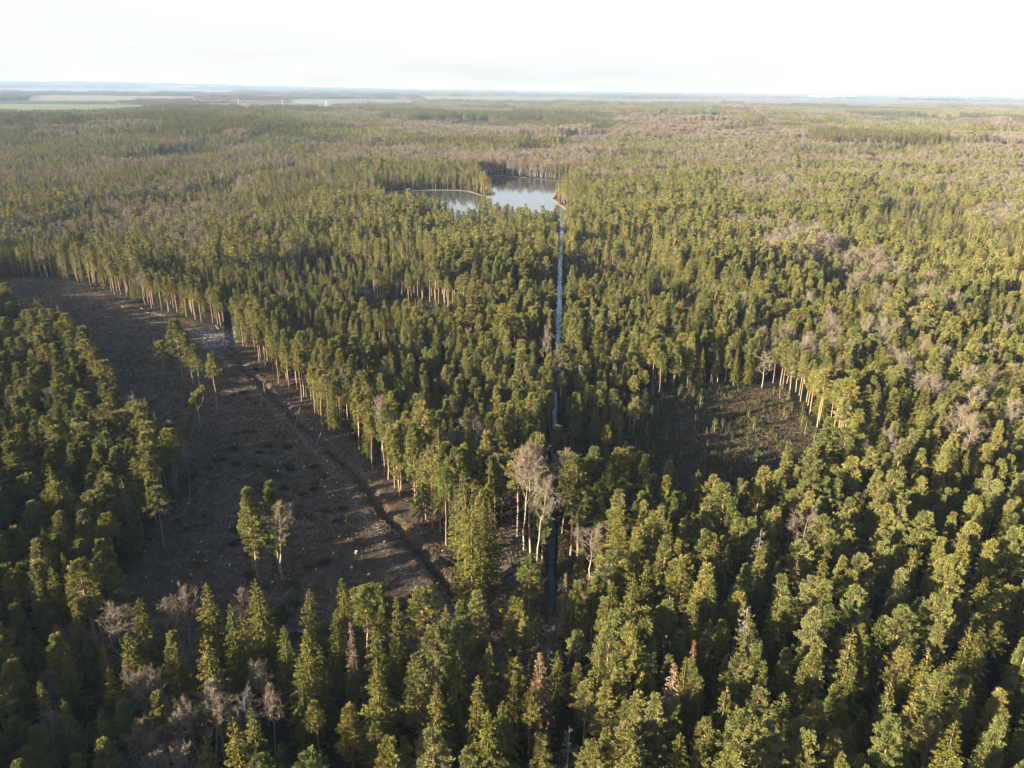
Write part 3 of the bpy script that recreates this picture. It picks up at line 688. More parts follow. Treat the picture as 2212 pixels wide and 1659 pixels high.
# ------------------------------------------------------------------ the forest: where trees stand
rg = np.random.default_rng(11)
def grid_pts(sp, y0, y1, marg):
    ys = np.arange(y0, y1, sp); out = []
    for yv in ys:
        w0 = abs(yv) * .68 + marg
        xs = np.arange(-w0, w0 * 1.0, sp); out.append(np.c_[xs + sp * .5 * (int(yv / sp) % 2), np.full(len(xs), yv)])
    o = np.concatenate(out); return o + rg.uniform(-.42, .42, o.shape) * sp
pts = np.concatenate([grid_pts(4.75, -60, 330, 70), grid_pts(4.7, 330, 700, 60), grid_pts(5.2, 700, 1300, 60)])
x, y = pts[:, 0], pts[:, 1]
keep = np.ones(len(x), bool)
for poly in (clearA, clearB, gapC, gapD, junction, lake, P([(1207, 1120), (1262, 1120), (1262, 1320), (1200, 1320)])): keep &= ~inpoly(x, y, poly)
keep &= cdist(x, y) > np.where(y < 265, 1.2, 1.7 + 1.7 * vnoise(x, y, 9, 88)); keep &= linedist(x, y, P([(1189, 1290), (1205, 1500), (1225, 1700), (1240, 2000)])) > 2.2; keep &= linedist(x, y, lake + [lake[0]]) > 4.6
keep &= linedist(x, y, ditch) > np.where(y < 300, 4.2, 1.3)
pl = np.array(placed)
nearm = y < 500
for px_, py_, r in pl: keep &= np.hypot(x - px_, y - py_) > np.maximum(1.9, r)
dpx, dpy = proj(x, y, np.full(len(x), 16.0))
lowleft = (dpx > 110) & (dpx < 1040) & (dpy > 1235) & (y > 0)
keep &= ~(lowleft & (rg.random(len(x)) < .62))
lowc = (dpx >= 1040) & (dpx < 1330) & (dpy > 1235) & (y > 0)
keep &= ~(lowc & (rg.random(len(x)) < .45))
x, y, dpx, dpy, lowleft, lowc = [a[keep] for a in (x, y, dpx, dpy, lowleft, lowc)]
n = len(x); dist = np.hypot(x, y)
# kinds of tree
bn = fnoise(x, y, 70, 21); sn = fnoise(x, y, 45, 31); u = rg.random(n); u2 = rg.random(n)
pb = np.full(n, .015); ps = np.full(n, .07) + .25 * np.clip((sn - .55) * 5, 0, 1)
rt = (dpx > 1650) & (dpy < 900); pb = np.where(rt, .03 + .85 * np.clip((bn - .55) * 6, 0, 1), pb); ps = np.where(rt, ps + .12, ps)
fr = (dpx > 1250) & (dpy < 430); pb = np.where(fr, .08 + .6 * np.clip((bn - .5) * 6, 0, 1), pb)
fl = (dpx < 640) & (dpy < 470); pb = np.where(fl, .08 + .55 * np.clip((bn - .52) * 6, 0, 1), pb); ps = np.where(fl, .4, ps)
fl2 = (dpx < 450) & (dpy >= 470) & (dpy < 640); pb = np.where(fl2, .05 + .6 * np.clip((bn - .55) * 6, 0, 1), pb); ps = np.where(fl2, .3, ps)
mid = (dpx > 480) & (dpx < 1190) & (dpy > 640) & (dpy < 1250); ps = np.where(mid, ps + .13, ps); pb = np.where(mid, .02, pb)
vf = dpy < 350; pb = np.where(vf, .12 + .6 * np.clip((bn - .48) * 6, 0, 1), pb)
pinkf = inpoly(dpx, dpy, [(960, 330), (1080, 320), (1290, 320), (1280, 345), (1130, 362), (1000, 352)]); pb = np.where(pinkf, .95, pb)
calm = (dpx > 560) & (dpx < 1560) & (dpy > 372); pb = np.where(calm & ~lowleft, np.minimum(pb, .015), pb)
ps = np.where(lowleft, .3, ps); pb = np.where(lowleft, .35, pb)
lr = (dpx > 1210) & (dpy > 1000); ps = np.where(lr, .10 + .2 * np.clip((sn - .5) * 4, 0, 1), ps); pb = np.where(lr, .006, pb)
s2 = stand_id(x, y, 120, 9); fs = dist > 480
ps = np.where(fs & (s2 > .78), ps + .55, ps); pb = np.where(fs & (s2 < .2) & (dpy < 480) & ~calm, np.maximum(pb, .7), pb)
kind = np.where(u < pb, 2, np.where(u2 < ps, 1, 0))
stand = .86 + .3 * (vnoise(x, y, 60, 41) - .2)
hh = np.where(kind == 1, rg.uniform(13, 20, n), np.where(kind == 2, rg.uniform(12, 17.5, n), np.clip(rg.normal(15.6, 2.3, n), 9, 20.5))) * stand
sv = stand_id(x, y, 95, 3); farz = np.clip((dist - 300) / 100, 0, 1)
hh = hh * (1 + farz * (np.where((sv < .22) & (linedist(x, y, lake + [lake[0]]) > 130), -.34, np.where(sv > .7, .18, 0))))
hh = np.where(((dpx < -10) & (y < 170) & (y > -40)) | ((y <= 60) & (x < -30)), np.maximum(hh, 14) * 1.18, hh)  # unseen trees left of and behind the camera, made taller to shade the foreground
hh = np.where(lowleft, hh * .62, hh); hh = np.where(lowc, hh * .8, hh)
lowz = inpoly(x, y, lowB)
for p_ in lowE: lowz |= inpoly(x, y, p_)
hh = np.where(lowz, hh * rg.uniform(.4, .75, n), hh)
wf = rg.uniform(.85, 1.22, n)
eg = (linedist(x, y, edgeA) < 13) & (y < 420)
hh = np.where(eg & ~lowz, np.maximum(hh, 14) * 1.15, hh); wf = np.where(eg, wf * .8, wf)
hh = np.where(fl & (kind == 1), hh * 1.15, hh)
wf = np.where((dpx < 420) & (dpy < 1250) & (dpy > 590) & (kind == 0), wf * 1.22, wf)
rot = rg.uniform(0, 6.28, n)
gz = ground_h(x, y) - .05
# the trees that show largest become things
tx, ty = proj(x, y, hh)
inv = (tx > 6) & (tx < 2206) & (ty < 1640) & (y > 40)
indiv = np.zeros(n, bool)
for k, nm in enumerate(('pine', 'spruce', 'birch')):
    idx = np.where((kind == k) & inv & ~lowz)[0]; idx = idx[np.argsort(dist[idx] / hh[idx])]; lim = 296 - cnt[nm]; c_ = 0
    for i in idx:
        if c_ >= lim: break
        lab = auto_label(nm, float(tx[i]), float(ty[i]), float(hh[i]))
        if lab is None: continue
        D = DS[nm]; v = rnd.randrange(len(D))
        tree_at(nm, D[v], float(x[i]), float(y[i]), float(hh[i]), lab, CT[nm], GRP[nm], float(wf[i]), NM[nm]); indiv[i] = True; c_ += 1

# ------------------------------------------------------------------ the rest of each kind: one object that scatters real trees
def scatter(name, pos, rotz, scl, vi, sources, mats=ALLM):
    """pos Nx3, rotz N, scl Nx3, vi N; sources: list of meshes"""
    me = bpy.data.meshes.new(name); me.vertices.add(len(pos)); me.vertices.foreach_set('co', np.asarray(pos, np.float32).ravel())
    for nm, ty_, dat in (('rotz', 'FLOAT', rotz), ('vi', 'INT', vi)):
        a = me.attributes.new(nm, ty_, 'POINT'); a.data.foreach_set('value', np.asarray(dat, np.float32 if ty_ == 'FLOAT' else np.int32))
    a = me.attributes.new('scl', 'FLOAT_VECTOR', 'POINT'); a.data.foreach_set('vector', np.asarray(scl, np.float32).ravel())
    o = obj(name, me); ng = bpy.data.node_groups.new(name + '_scatter', 'GeometryNodeTree')
    ng.interface.new_socket('Geometry', in_out='INPUT', socket_type='NodeSocketGeometry'); ng.interface.new_socket('Geometry', in_out='OUTPUT', socket_type='NodeSocketGeometry')
    gi = N(ng, 'NodeGroupInput'); go = N(ng, 'NodeGroupOutput'); jn = N(ng, 'GeometryNodeJoinGeometry')
    def attr(nm, dt):
        a = N(ng, 'GeometryNodeInputNamedAttribute'); a.data_type = dt; a.inputs['Name'].default_value = nm; return a.outputs['Attribute']
    ra = attr('rotz', 'FLOAT'); sa = attr('scl', 'FLOAT_VECTOR'); va = attr('vi', 'INT')
    cx = N(ng, 'ShaderNodeCombineXYZ'); ng.links.new(ra, cx.inputs['Z'])
    for k, sme in enumerate(sources):
        so_ = bpy.data.objects.new(sme.name, sme)
        oi = N(ng, 'GeometryNodeObjectInfo'); oi.inputs['Object'].default_value = so_; oi.inputs['As Instance'].default_value = True
        cmp_ = N(ng, 'FunctionNodeCompare', data_type='INT', operation='EQUAL'); ng.links.new(va, cmp_.inputs[2]); cmp_.inputs[3].default_value = k
        ip = N(ng, 'GeometryNodeInstanceOnPoints'); ng.links.new(gi.outputs[0], ip.inputs['Points']); ng.links.new(cmp_.outputs[0], ip.inputs['Selection'])
        ng.links.new(oi.outputs['Geometry'], ip.inputs['Instance']); ng.links.new(cx.outputs[0], ip.inputs['Rotation']); ng.links.new(sa, ip.inputs['Scale'])
        ng.links.new(ip.outputs[0], jn.inputs[0])
    ng.links.new(jn.outputs[0], go.inputs[0]); md = o.modifiers.new('scatter', 'NODES'); md.node_group = ng
    return o
def srcs(kind, near, mid):
    out = []
    for i, v in enumerate(near):
        m_ = MB(); m_.merge(v[0], 0)
        base = MB(); base = v[1]
        for q in (0, 1):
            pass
        b0 = m_.n; m_.v.append(np.concatenate(base.v)); m_.n += base.n
        for f, mm in zip(base.f3, base.m3): m_.f3.append(f + b0); m_.m3.append(mm + 1)
        for f, mm in zip(base.f4, base.m4): m_.f4.append(f + b0); m_.m4.append(mm + 1)
        out.append(m_)
    for v in mid: m_ = MB(); m_.merge(v[0], 0); m_.merge(v[1], 1); out.append(m_)
    mats = {'pine': [M_pbark, M_pine], 'spruce': [M_sbark, M_spruce, M_cone], 'birch': [M_bbark, M_twig]}[kind]
    return [m.mesh('%s_source' % kind, mats) for m in out]
S = {'pine': (srcs('pine', V_pine, V_mpine), 8, 4), 'spruce': (srcs('spruce', V_spruce, V_mspruce), 6, 3), 'birch': (srcs('birch', V_birch, V_mbirch), 6, 3)}
for k, (nm, on, lab) in enumerate((('pine', 'pine_forest', 'dense pine forest filling the land between clearings and lake'), ('spruce', 'spruce_forest', 'spruces scattered through the pine forest out to the middle distance'), ('birch', 'birch_wood', 'leafless pinkish birch groves within the conifer forest'))):
    s_ = np.where((kind == k) & ~indiv)[0]; me_, nn_, nm_ = S[nm]
    edge_ = np.zeros(len(s_), bool)
    for pp_ in (clearA, clearB, gapC, junction): edge_ |= linedist(x[s_], y[s_], pp_ + [pp_[0]]) < 9
    vi = np.where(dist[s_] < 430, rg.integers(0, nn_, len(s_)), nn_ + rg.integers(0, nm_, len(s_)))
    if k == 0: vi = np.where(edge_ & (dist[s_] < 430) & (rg.random(len(s_)) < .75), np.where(rg.random(len(s_)) < .5, 3, 5), vi)
    sc_ = hh[s_] / HN[nm]
    o = scatter(on, np.c_[x[s_], y[s_], gz[s_]], rot[s_], np.c_[sc_ * wf[s_], sc_ * wf[s_], sc_], vi, me_)
    tag(o, lab, 'forest', kind='stuff')
print('trees', n, [int(((kind == k) & ~indiv).sum()) for k in range(3)], 'indiv', int(indiv.sum()), cnt)

# distant forest: blocks of whole low-detail trees
pk = []; pme = []
for kd in ('pine', 'spruce', 'birch', 'mixed'):
    for i in range(2): pme.append(patch(200 + len(pme), kd).mesh('distant_' + kd, ALLM))
def far_pts(sp, y0, y1):
    out = []
    for yv in np.arange(y0, y1, sp):
        xs = np.arange(-yv * .72 - 60, yv * .72 + 60, sp); out.append(np.c_[xs, np.full(len(xs), yv)])
    o = np.concatenate(out); return o + rg.uniform(-.2, .2, o.shape) * sp
fp = np.concatenate([far_pts(33, 1300, 3200), far_pts(36, 3200, 6000), far_pts(70, 6000, 9500), far_pts(120, 9500, 17000)])
X_, Y_ = fp[:, 0], fp[:, 1]; dd_ = np.hypot(X_, Y_)
kp = np.ones(len(X_), bool)
for p_ in fields: kp &= ~inpoly(X_, Y_, grow(p_, 25))
# beyond about five kilometres the woods break up into belts between the fields
fx_, fy_ = proj(X_, Y_, np.zeros(len(X_)))
edge = 4300 + 900 * np.clip((fx_ - 500) / 500, 0, 1) + 500 * (fnoise(X_, Y_, 900, 61) - .5)
belt = fnoise(X_, Y_, 700, 71)
kp &= (dd_ < edge) | (belt > .50)
kp &= (np.abs(fnoise(X_, Y_, 420, 65) - .5) > .02) | (dd_ > 5000)
X_, Y_, dd_, fx_, fy_ = [a[kp] for a in (X_, Y_, dd_, fx_, fy_)]
n2_ = len(X_); q1 = fnoise(X_, Y_, 260, 81) + rg.uniform(-.05, .05, n2_); q2 = fnoise(X_, Y_, 190, 91) + rg.uniform(-.06, .06, n2_)
kd = np.where(q1 > .60, 2, np.where(q2 > .54, 0, np.where(q2 < .44, 1, 3)))
kd = np.where((fx_ > 1300) & (q1 > .5) & (kd != 0), 2, kd)
kd = np.where((fx_ < 900) & (Y_ < 2600) & (q1 < .5) & (kd == 3), 1, kd)
vi = kd * 2 + rg.integers(0, 2, n2_)
big = np.where(dd_ > 9500, 3.4, np.where(dd_ > 6000, 1.95, 1.0)) * 1.05
s3 = stand_id(X_, Y_, 230, 13); s4 = stand_id(X_, Y_, 310, 17)
kd = np.where(s4 > .74, 1, np.where(s4 < .2, 2, np.where((s4 > .55), 0, kd)))
vi = kd * 2 + rg.integers(0, 2, n2_)
zs = np.where(s3 < .25, .55, np.where(s3 > .72, 1.28, 1.0)) * rg.uniform(.85, 1.1, n2_) * np.where(dd_ > 9500, 1.1, 1.0) * (.85 + .3 * vnoise(X_, Y_, 300, 101))
o = scatter('distant_forest', np.c_[X_, Y_, ground_h(X_, Y_) - .3], rg.integers(0, 4, n2_) * PI / 2 + rg.uniform(-.2, .2, n2_), np.c_[big, big, zs], vi, pme)
tag(o, 'far pine, spruce and birch forest running to the horizon', 'forest', kind='stuff')
print('patches', n2_)

# ------------------------------------------------------------------ young pines and bushes in the clearings
bpoly = np.array(clearB); bx0, by0 = bpoly.min(0); bx1, by1 = bpoly.max(0)
c_ = 0; tries = 0
while c_ < 130 and tries < 9000:
    tries += 1; a, b = rnd.uniform(bx0, bx1), rnd.uniform(by0, by1)
    if not inpoly([a], [b], clearB)[0]: continue
    ppx, ppy = proj(a, b, 0)
    pden = 1.0 if ppx < 1440 or ppy < 870 or ppy > 985 else .4
    if rnd.random() > pden or vnoise([a], [b], 13, 92)[0] < .38 or any(abs(a - q[0]) < 1.3 and abs(b - q[1]) < 1.3 for q in placed[-200:]): continue
    h = rnd.uniform(2.0, 5.5) * (1.35 if ppx < 1400 else 1)
    tpx, tpy = proj(a, b, h); cell = ('y', round(float(tpx) / 22.12, 0), round(float(tpy) / 8.3, 0))
    if cell in used_cells: continue
    used_cells.add(cell)
    tree_at('young', rnd.choice(D_young), a, b, h, 'young pine in the right clearing, tip %d%% across, %.1f%% down the photo' % (round(float(tpx) / 22.12), cell[2] / 2), 'young pine', 'young pines of the right clearing', rnd.uniform(.8, 1.2), 'young_pine'); c_ += 1
def bush_mesh(seed):
    g = np.random.default_rng(seed); C = MB(); n = 260
    d = unit(g.normal(size=(n, 3))); d[:, 2] = np.abs(d[:, 2]); c = d * g.uniform(.1, .8, n)[:, None] * [1, 1, .7]
    kites(C, c, d + [0, 0, .6] + g.normal(0, .4, (n, 3)), .45, .16, g)
    return C.mesh('bush', M_young)
bm_ = [bush_mesh(i) for i in range(4)]
ap = np.array(clearA); ax0, ay0 = ap.min(0); ax1, ay1 = ap.max(0)
c_ = 0
while c_ < 120:
    a, b = rnd.uniform(-110, ax1), rnd.uniform(ay0, 330)
    if not inpoly([a], [b], clearA)[0] or vnoise([a], [b], 14, 55)[0] < .5: continue
    if linedist([a], [b], track)[0] < 3 or linedist([a], [b], ditch)[0] < 2.6: continue
    px, py = proj(a, b, .5)
    if px < 5 or px > 2200: continue
    cell = ('b', round(float(px) / 22.12), round(float(py) / 16.59))
    if cell in used_cells: continue
    used_cells.add(cell); s = rnd.uniform(.7, 1.9)
    o = obj('bush', rnd.choice(bm_)); o.location = (a, b, float(ground_h([a], [b])[0])); o.scale = (s, s, s * rnd.uniform(.5, .9)); o.rotation_euler = (0, 0, rnd.uniform(0, 6))
    tag(o, 'low dark green bush in the left clearing, %d%% across, %d%% down the photo' % (cell[1], cell[2]), 'bush', 'bushes of the left clearing'); c_ += 1

ysrc = []
for v in yp:
    m_ = MB(); m_.merge(v[0], 0); m_.merge(v[1], 1); ysrc.append(m_.mesh('undergrowth_source', [M_pbark, M_young]))
def inside(poly, n_, seed, thr=.0, s=9):
    g = np.random.default_rng(seed); a = np.array(poly); q = g.uniform(a.min(0), a.max(0), (n_ * 6, 2)); q = q[inpoly(q[:, 0], q[:, 1], poly)]
    return q[vnoise(q[:, 0], q[:, 1], s, seed) > thr][:n_]
uq = np.concatenate([inside(clearB, 620, 61, .5), inside(clearA, 900, 62, .62), inside(gapC, 160, 63, .3), inside(junction, 90, 64, .3), inside(lowB, 700, 65, .2)])
uq = uq[(cdist(uq[:, 0], uq[:, 1]) > 2) & (linedist(uq[:, 0], uq[:, 1], track) > 2.5) & (linedist(uq[:, 0], uq[:, 1], ditch) > 2.2)]
us = rg.uniform(.1, .3, len(uq)); uw = us * rg.uniform(1.2, 2.6, len(uq))
tag(scatter('undergrowth', np.c_[uq, ground_h(uq[:, 0], uq[:, 1])], rg.uniform(0, 6.28, len(uq)), np.c_[uw, uw, us], rg.integers(0, 3, len(uq)), ysrc), 'knee high dark green undergrowth in the clearings', 'undergrowth', kind='stuff')

# stumps
def stump_data(seed):
    g = np.random.default_rng(seed); T = MB(); r = .24
    tube(T, [(0, 0, -.4), (0, 0, .05), (0, 0, .42)], [.36, .28, r], 9, cap=False)
    C = MB(); q = np.arange(9); an = q * 2 * PI / 9; C.add(np.vstack([np.c_[np.cos(an) * r * 1.02, np.sin(an) * r * 1.02, np.full(9, .423)], [[0, 0, .44]]]), np.stack([q, (q + 1) % 9, np.full(9, 9)], 1))
    return T.mesh('bark', M_log, True), C.mesh('cut_face', M_cut)
SD = [stump_data(i) for i in range(2)]
def c3(x, y): return (.3516 * x, 561.6 + .3516 * y)
def c4(x, y): return (475.2 + .1562 * x, 993.6 + .1562 * y)
sp_ = [c3(1870, 1275), c3(2010, 1245), c3(2045, 1460), c3(1820, 1120), c3(1550, 730), c4(1565, 520), c4(1195, 110), c4(800, 175), c4(1480, 35), c4(1620, 330), c4(1490, 200), c4(1885, 1280), c4(1570, 1300), c4(1740, 860), c4(1650, 1080), c4(1820, 1500), c4(2150, 770), c4(2060, 1600)]
for _ in range(60):
    for _t in range(50):
        a, b = rnd.uniform(-95, 0), rnd.uniform(110, 270)
        if inpoly([a], [b], clearA)[0] and linedist([a], [b], ditch)[0] > 4: sp_.append(tuple(float(q) for q in proj(a, b, 0))); break
for i, (px, py) in enumerate(sp_):
    cell = ('st', round(px / 22.12), round(py / 16.59))
    if cell in used_cells or px < 5: continue
    used_cells.add(cell); a, b = G(px, py); s = rnd.uniform(.9, 1.5) if i < 18 else rnd.uniform(.6, 1)
    o = thing('tree_stump', 'pale topped stump in the left clearing, %d%% across, %d%% down the photo' % (cell[1], cell[2]), 'tree stump', (a, b, float(ground_h([a], [b])[0]) + .05), rnd.uniform(0, 6), (s, s, s), 'stumps of the left clearing')
    d = rnd.choice(SD); obj('bark', d[0], o); obj('cut_face', d[1], o)

# logs: each one a thing
def log(p, q, r, label, m=M_snag, z0=0, z1=0, name='fallen_log', cat='log', group=None):
    a = G(*p); b = G(*q); za = float(ground_h([a[0]], [a[1]])[0]) + r * .8 + z0; zb = float(ground_h([b[0]], [b[1]])[0]) + r * .8 + z1
    T = MB(); l = math.dist(a, b); mid_ = (np.array(a) + np.array(b)) / 2; k = np.array([[*a, za], [*mid_, (za + zb) / 2 + .04 * l * (rnd.random() - .3)], [*b, zb]]) ; k0 = k[0].copy(); k -= k0
    tube(T, k, [r, r * .85, r * .6], 7)
    o = obj(name, T.mesh(name, m, True)); o.location = k0; tag(o, label, cat, group); return o
logs = [(c7(750, 295), c7(862, 300), .22, 'long pale log lying level left of the big spruce'), (c7(760, 300), c7(872, 376), .22, 'pale log lying slantwise below the level one by the spruce'),
 (c7(1138, 240), c7(1176, 352), .16, 'left of two thin white poles lying by the birches'), (c7(1165, 238), c7(1196, 352), .16, 'right of two thin white poles lying by the birches'),
 (c7(1130, 445), c7(1192, 482), .2, 'short brown log just right of the log stack'), (c7(970, 482), c7(1002, 452), .16, 'short pale log left of the log stack'), (c7(1085, 335), c7(1180, 342), .14, 'thin grey pole lying above the log stack'),
 (c7(1068, 470), c7(1122, 485), .14, 'short thin pole just below the log stack'), (c7(1228, 275), c7(1250, 320), .16, 'leaning pole at the foot of the birches'),
 (c7(1100, 124), c7(1128, 130), .16, 'short cut log in the red gap'), (c7(1140, 100), c7(1205, 118), .12, 'thin curved branch in the red gap'),
 (c3(1475, 635), c3(1552, 646), .22, 'pale trunk lying across the upper end of the ditch'), (c3(1500, 680), c3(1562, 686), .14, 'thin grey pole lying near the upper end of the ditch'),
 (c3(1948, 1140), c3(2018, 1140), .14, 'grey pole lying across the ditch midway'), (c3(745, 288), c3(812, 305), .2, 'pale trunk lying at the far edge of the clearing'), (c3(895, 322), c3(1012, 346), .2, 'long pale trunk lying beside the far track'), (c3(840, 290), c3(900, 312), .18, 'middle one of the pale trunks along the far track'),
 (c3(1325, 405), c3(1370, 450), .2, 'grey trunk lying beside the icy puddles'), (c6(1755, 540), c6(1830, 452), .18, 'long dark log lying below the lone birch in the clearing'), (c6(1690, 405), c6(1712, 425), .14, 'short pale stick lying left of the long dark log'),
 (c4(1230, 550), c4(1285, 635), .13, 'short pale branch right of the lower pine group'), (c4(40, 555), c4(130, 550), .12, 'short white branch left of the lower pine group'), (c4(410, 1140), c4(490, 1165), .12, 'white branch lying between the lower pines'),
 (c4(1750, 1075), c4(1790, 1095), .12, 'short stick lying well right of the lone birch'), (c3(2212, 1310), c3(2260, 1315), .14, 'pale pole lying on the heath between ditch and wood')]
for p, q, r, lab in logs: log(p, q, r, lab)
log(c3(1805, 1050), c3(1850, 960), .16, 'thin dead trunk leaning across the ditch', z1=3.2, name='leaning_trunk', cat='dead trunk'); log(c3(1945, 1145), c3(1988, 1072), .2, 'dark dead trunk leaning over the ditch, lower than the thin one', z1=2.0, name='leaning_trunk', cat='dead trunk')
g1 = G(*c7(1070, 442)); g2 = G(*c7(1160, 370)); dv = np.array(g2) - np.array(g1); nv = unit(np.array([-dv[1], dv[0]]))
PLC = ['nearest', 'second', 'third', 'fourth', 'fifth', 'sixth']
for r_i, (nr, zr) in enumerate(((6, .2), (5, .52), (4, .84))):
    for k in range(nr):
        o_ = nv * (k - (nr - 1) / 2) * .42; T = MB(); l = np.linalg.norm(dv)
        tube(T, [(0, 0, 0), (dv[0] * .5, dv[1] * .5, 0), (dv[0], dv[1], 0)], [.2, .19, .17], 8)
        o = obj('stacked_log', T.mesh('stacked_log', M_log, True)); o.location = (g1[0] + o_[0], g1[1] + o_[1], zr)
        tag(o, 'brown log in the %s layer of the junction stack, %s from its left side' % (('bottom', 'middle', 'top')[r_i], PLC[k].replace('nearest', 'first')), 'log', 'logs of the stack at the junction')
for p, hgt, lab in [(c3(1455, 610), 2.6, 'broken pale trunk standing by the upper end of the ditch'), (c3(1630, 830), 4.5, 'tall broken trunk standing right beside the ditch'), (c3(1412, 965), 3.2, 'leaning broken trunk in the open clearing'), (c3(1205, 975), 2.5, 'short grey broken trunk near the crooked pine')]:
    a, b = G(*p); T = MB(); tube(T, [(0, 0, -.3), (-.1, 0, hgt * .5), (-.3 if 'lean' not in lab else -.9, .1, hgt)], [.2, .17, .1], 7)
    o = obj('broken_trunk', T.mesh('broken_trunk', M_snag, True)); o.location = (a, b, float(ground_h([a], [b])[0])); tag(o, lab, 'dead trunk')

# branch litter and dry heath: what nobody could count
def ground_litter(name, polys, nn_, kindf, label, cat, m, seed):
    g = np.random.default_rng(seed); allp = []
    for poly, cntp in zip(polys, nn_):
        a = np.array(poly); lo = a.min(0); hi = a.max(0); lo[0] = max(lo[0], -260); hi[1] = min(hi[1], 480 if name != '' else 700)
        q = g.uniform(lo, hi, (cntp * 4, 2)); q = q[inpoly(q[:, 0], q[:, 1], poly)]
        q = q[cdist(q[:, 0], q[:, 1]) > 1.4]; allp.append(q[:cntp])
    q = np.concatenate(allp); kindf(g, q)
def sticks(g, q):
    w_ = fnoise(q[:, 0], q[:, 1], 10, 77); q = q[(w_ > .53) | (g.random(len(q)) < .16)]; n = len(q); a = g.uniform(0, 6.28, n); l = g.uniform(.35, 1.7, n) * .5; z = ground_h(q[:, 0], q[:, 1]) + g.uniform(.03, .25, n)
    d = np.c_[np.cos(a) * l, np.sin(a) * l, g.uniform(-.12, .12, n)]; s = np.c_[-np.sin(a), np.cos(a), np.zeros(n)] * g.uniform(.02, .05, n)[:, None]; c = np.c_[q, z]; up = np.array([0, 0, .05])
    B = MB(); v = np.stack([c - d - s, c + d - s, c + d + s, c - d + s, c - d + up, c + d + up], 1).reshape(-1, 3); b = np.arange(n)[:, None] * 6
    B.add(v, np.concatenate([b + [0, 1, 5, 4], b + [3, 4, 5, 2]])); tag(obj('branch_litter', B.mesh('branch_litter', M_stick)), 'grey branch litter strewn over the felled ground', 'branch litter', kind='stuff')
def tufts(g, q):
    n = len(q); z = ground_h(q[:, 0], q[:, 1]); r = np.repeat(np.c_[q, z], 5, 0) + g.normal(0, .15, (5 * n, 3)) * [1, 1, 0]
    B = MB(); kites(B, r, g.normal(0, .45, (5 * n, 3)) + [0, 0, .8], g.uniform(.2, .6, 5 * n), .14, g); tag(obj('dry_heath', B.mesh('dry_heath', M_tuft)), 'brown heather and dry grass covering the clearings', 'heather', kind='stuff')
M_stick = mat('stick_wood', lambda t: princ(t, mix(t, noise(t, .4, 3, geo(t)), (.09, .08, .07), (.26, .23, .20)), .9, .1))
M_tuft = mat('dry_heather', lambda t: princ(t, ramp(t, noise(t, .3, 5, geo(t), .7), [(.33, (.028, .033, .015)), (.45, (.056, .040, .022)), (.56, (.080, .057, .034)), (.68, (.11, .09, .052))]), .9, .1))
da = np.array(ditch); bank = [tuple(q) for q in da] + [(q[0] + 14, q[1] + 3) for q in da[::-1]]
ca_ = np.array(canal_near + canal); cbank = [(q[0] - 3.6, q[1]) for q in ca_] + [(q[0] + 3.6, q[1]) for q in ca_[::-1]]
PL = [clearA, junction, clearB, gapC, gapD, bank, cbank, P([(890, 1175), (1010, 1175), (1080, 1400), (1000, 1330)])]
ground_litter('', PL, (26000, 5000, 4500, 800, 500, 3500, 300, 1200), sticks, '', '', M_snag, 31)
ground_litter('', PL, (26000, 3000, 12000, 2000, 500, 7000, 9000, 2500), tufts, '', '', M_snag, 32)

# ------------------------------------------------------------------ far buildings and the power line
M_white = mat('white_cladding', lambda t: princ(t, (.85, .85, .84), .6, .3)); M_roof = mat('metal_roof', lambda t: princ(t, (.6, .62, .63), .5, .3)); M_dark = mat('dark_opening', lambda t: princ(t, (.08, .08, .09), .4, .4))
def warehouse(px, py, wd_px, dep, hgt, label):
    a, b = G(px, py); D = math.hypot(a, b); wd = wd_px * D / FD
    o = thing('warehouse', label, 'building', (a, b, 0)); W = MB(); Rf = MB(); Dr = MB()
    x0, x1, y0, y1, e = -wd / 2, wd / 2, 0, dep, hgt * .8
    W.add([(x0, y0, 0), (x1, y0, 0), (x1, y1, 0), (x0, y1, 0), (x0, y0, e), (x1, y0, e), (x1, y1, e), (x0, y1, e), (x0, (y0 + y1) / 2, hgt), (x1, (y0 + y1) / 2, hgt)], [[0, 1, 5, 4], [1, 2, 6, 5], [2, 3, 7, 6], [3, 0, 4, 7]])
    W.add([(x0, y0, e), (x0, y1, e), (x0, dep / 2, hgt), (x1, y0, e), (x1, y1, e), (x1, dep / 2, hgt)], [[0, 1, 2], [3, 4, 5]])
    Rf.add([(x0 - 1, y0 - 1, e + .3), (x1 + 1, y0 - 1, e + .3), (x1 + 1, dep / 2, hgt + .5), (x0 - 1, dep / 2, hgt + .5), (x1 + 1, y1 + 1, e + .3), (x0 - 1, y1 + 1, e + .3)], [[0, 1, 2, 3], [3, 2, 4, 5]])
    for k in range(3):
        cx = x0 + wd * (.2 + .3 * k); Dr.add([(cx - 2.5, -.05, 0), (cx + 2.5, -.05, 0), (cx + 2.5, -.05, 5), (cx - 2.5, -.05, 5)], [[0, 1, 2, 3]])
    obj('wall', W.mesh('wall', M_white), o); obj('roof', Rf.mesh('roof', M_roof), o); obj('gate', Dr.mesh('gate', M_dark), o)
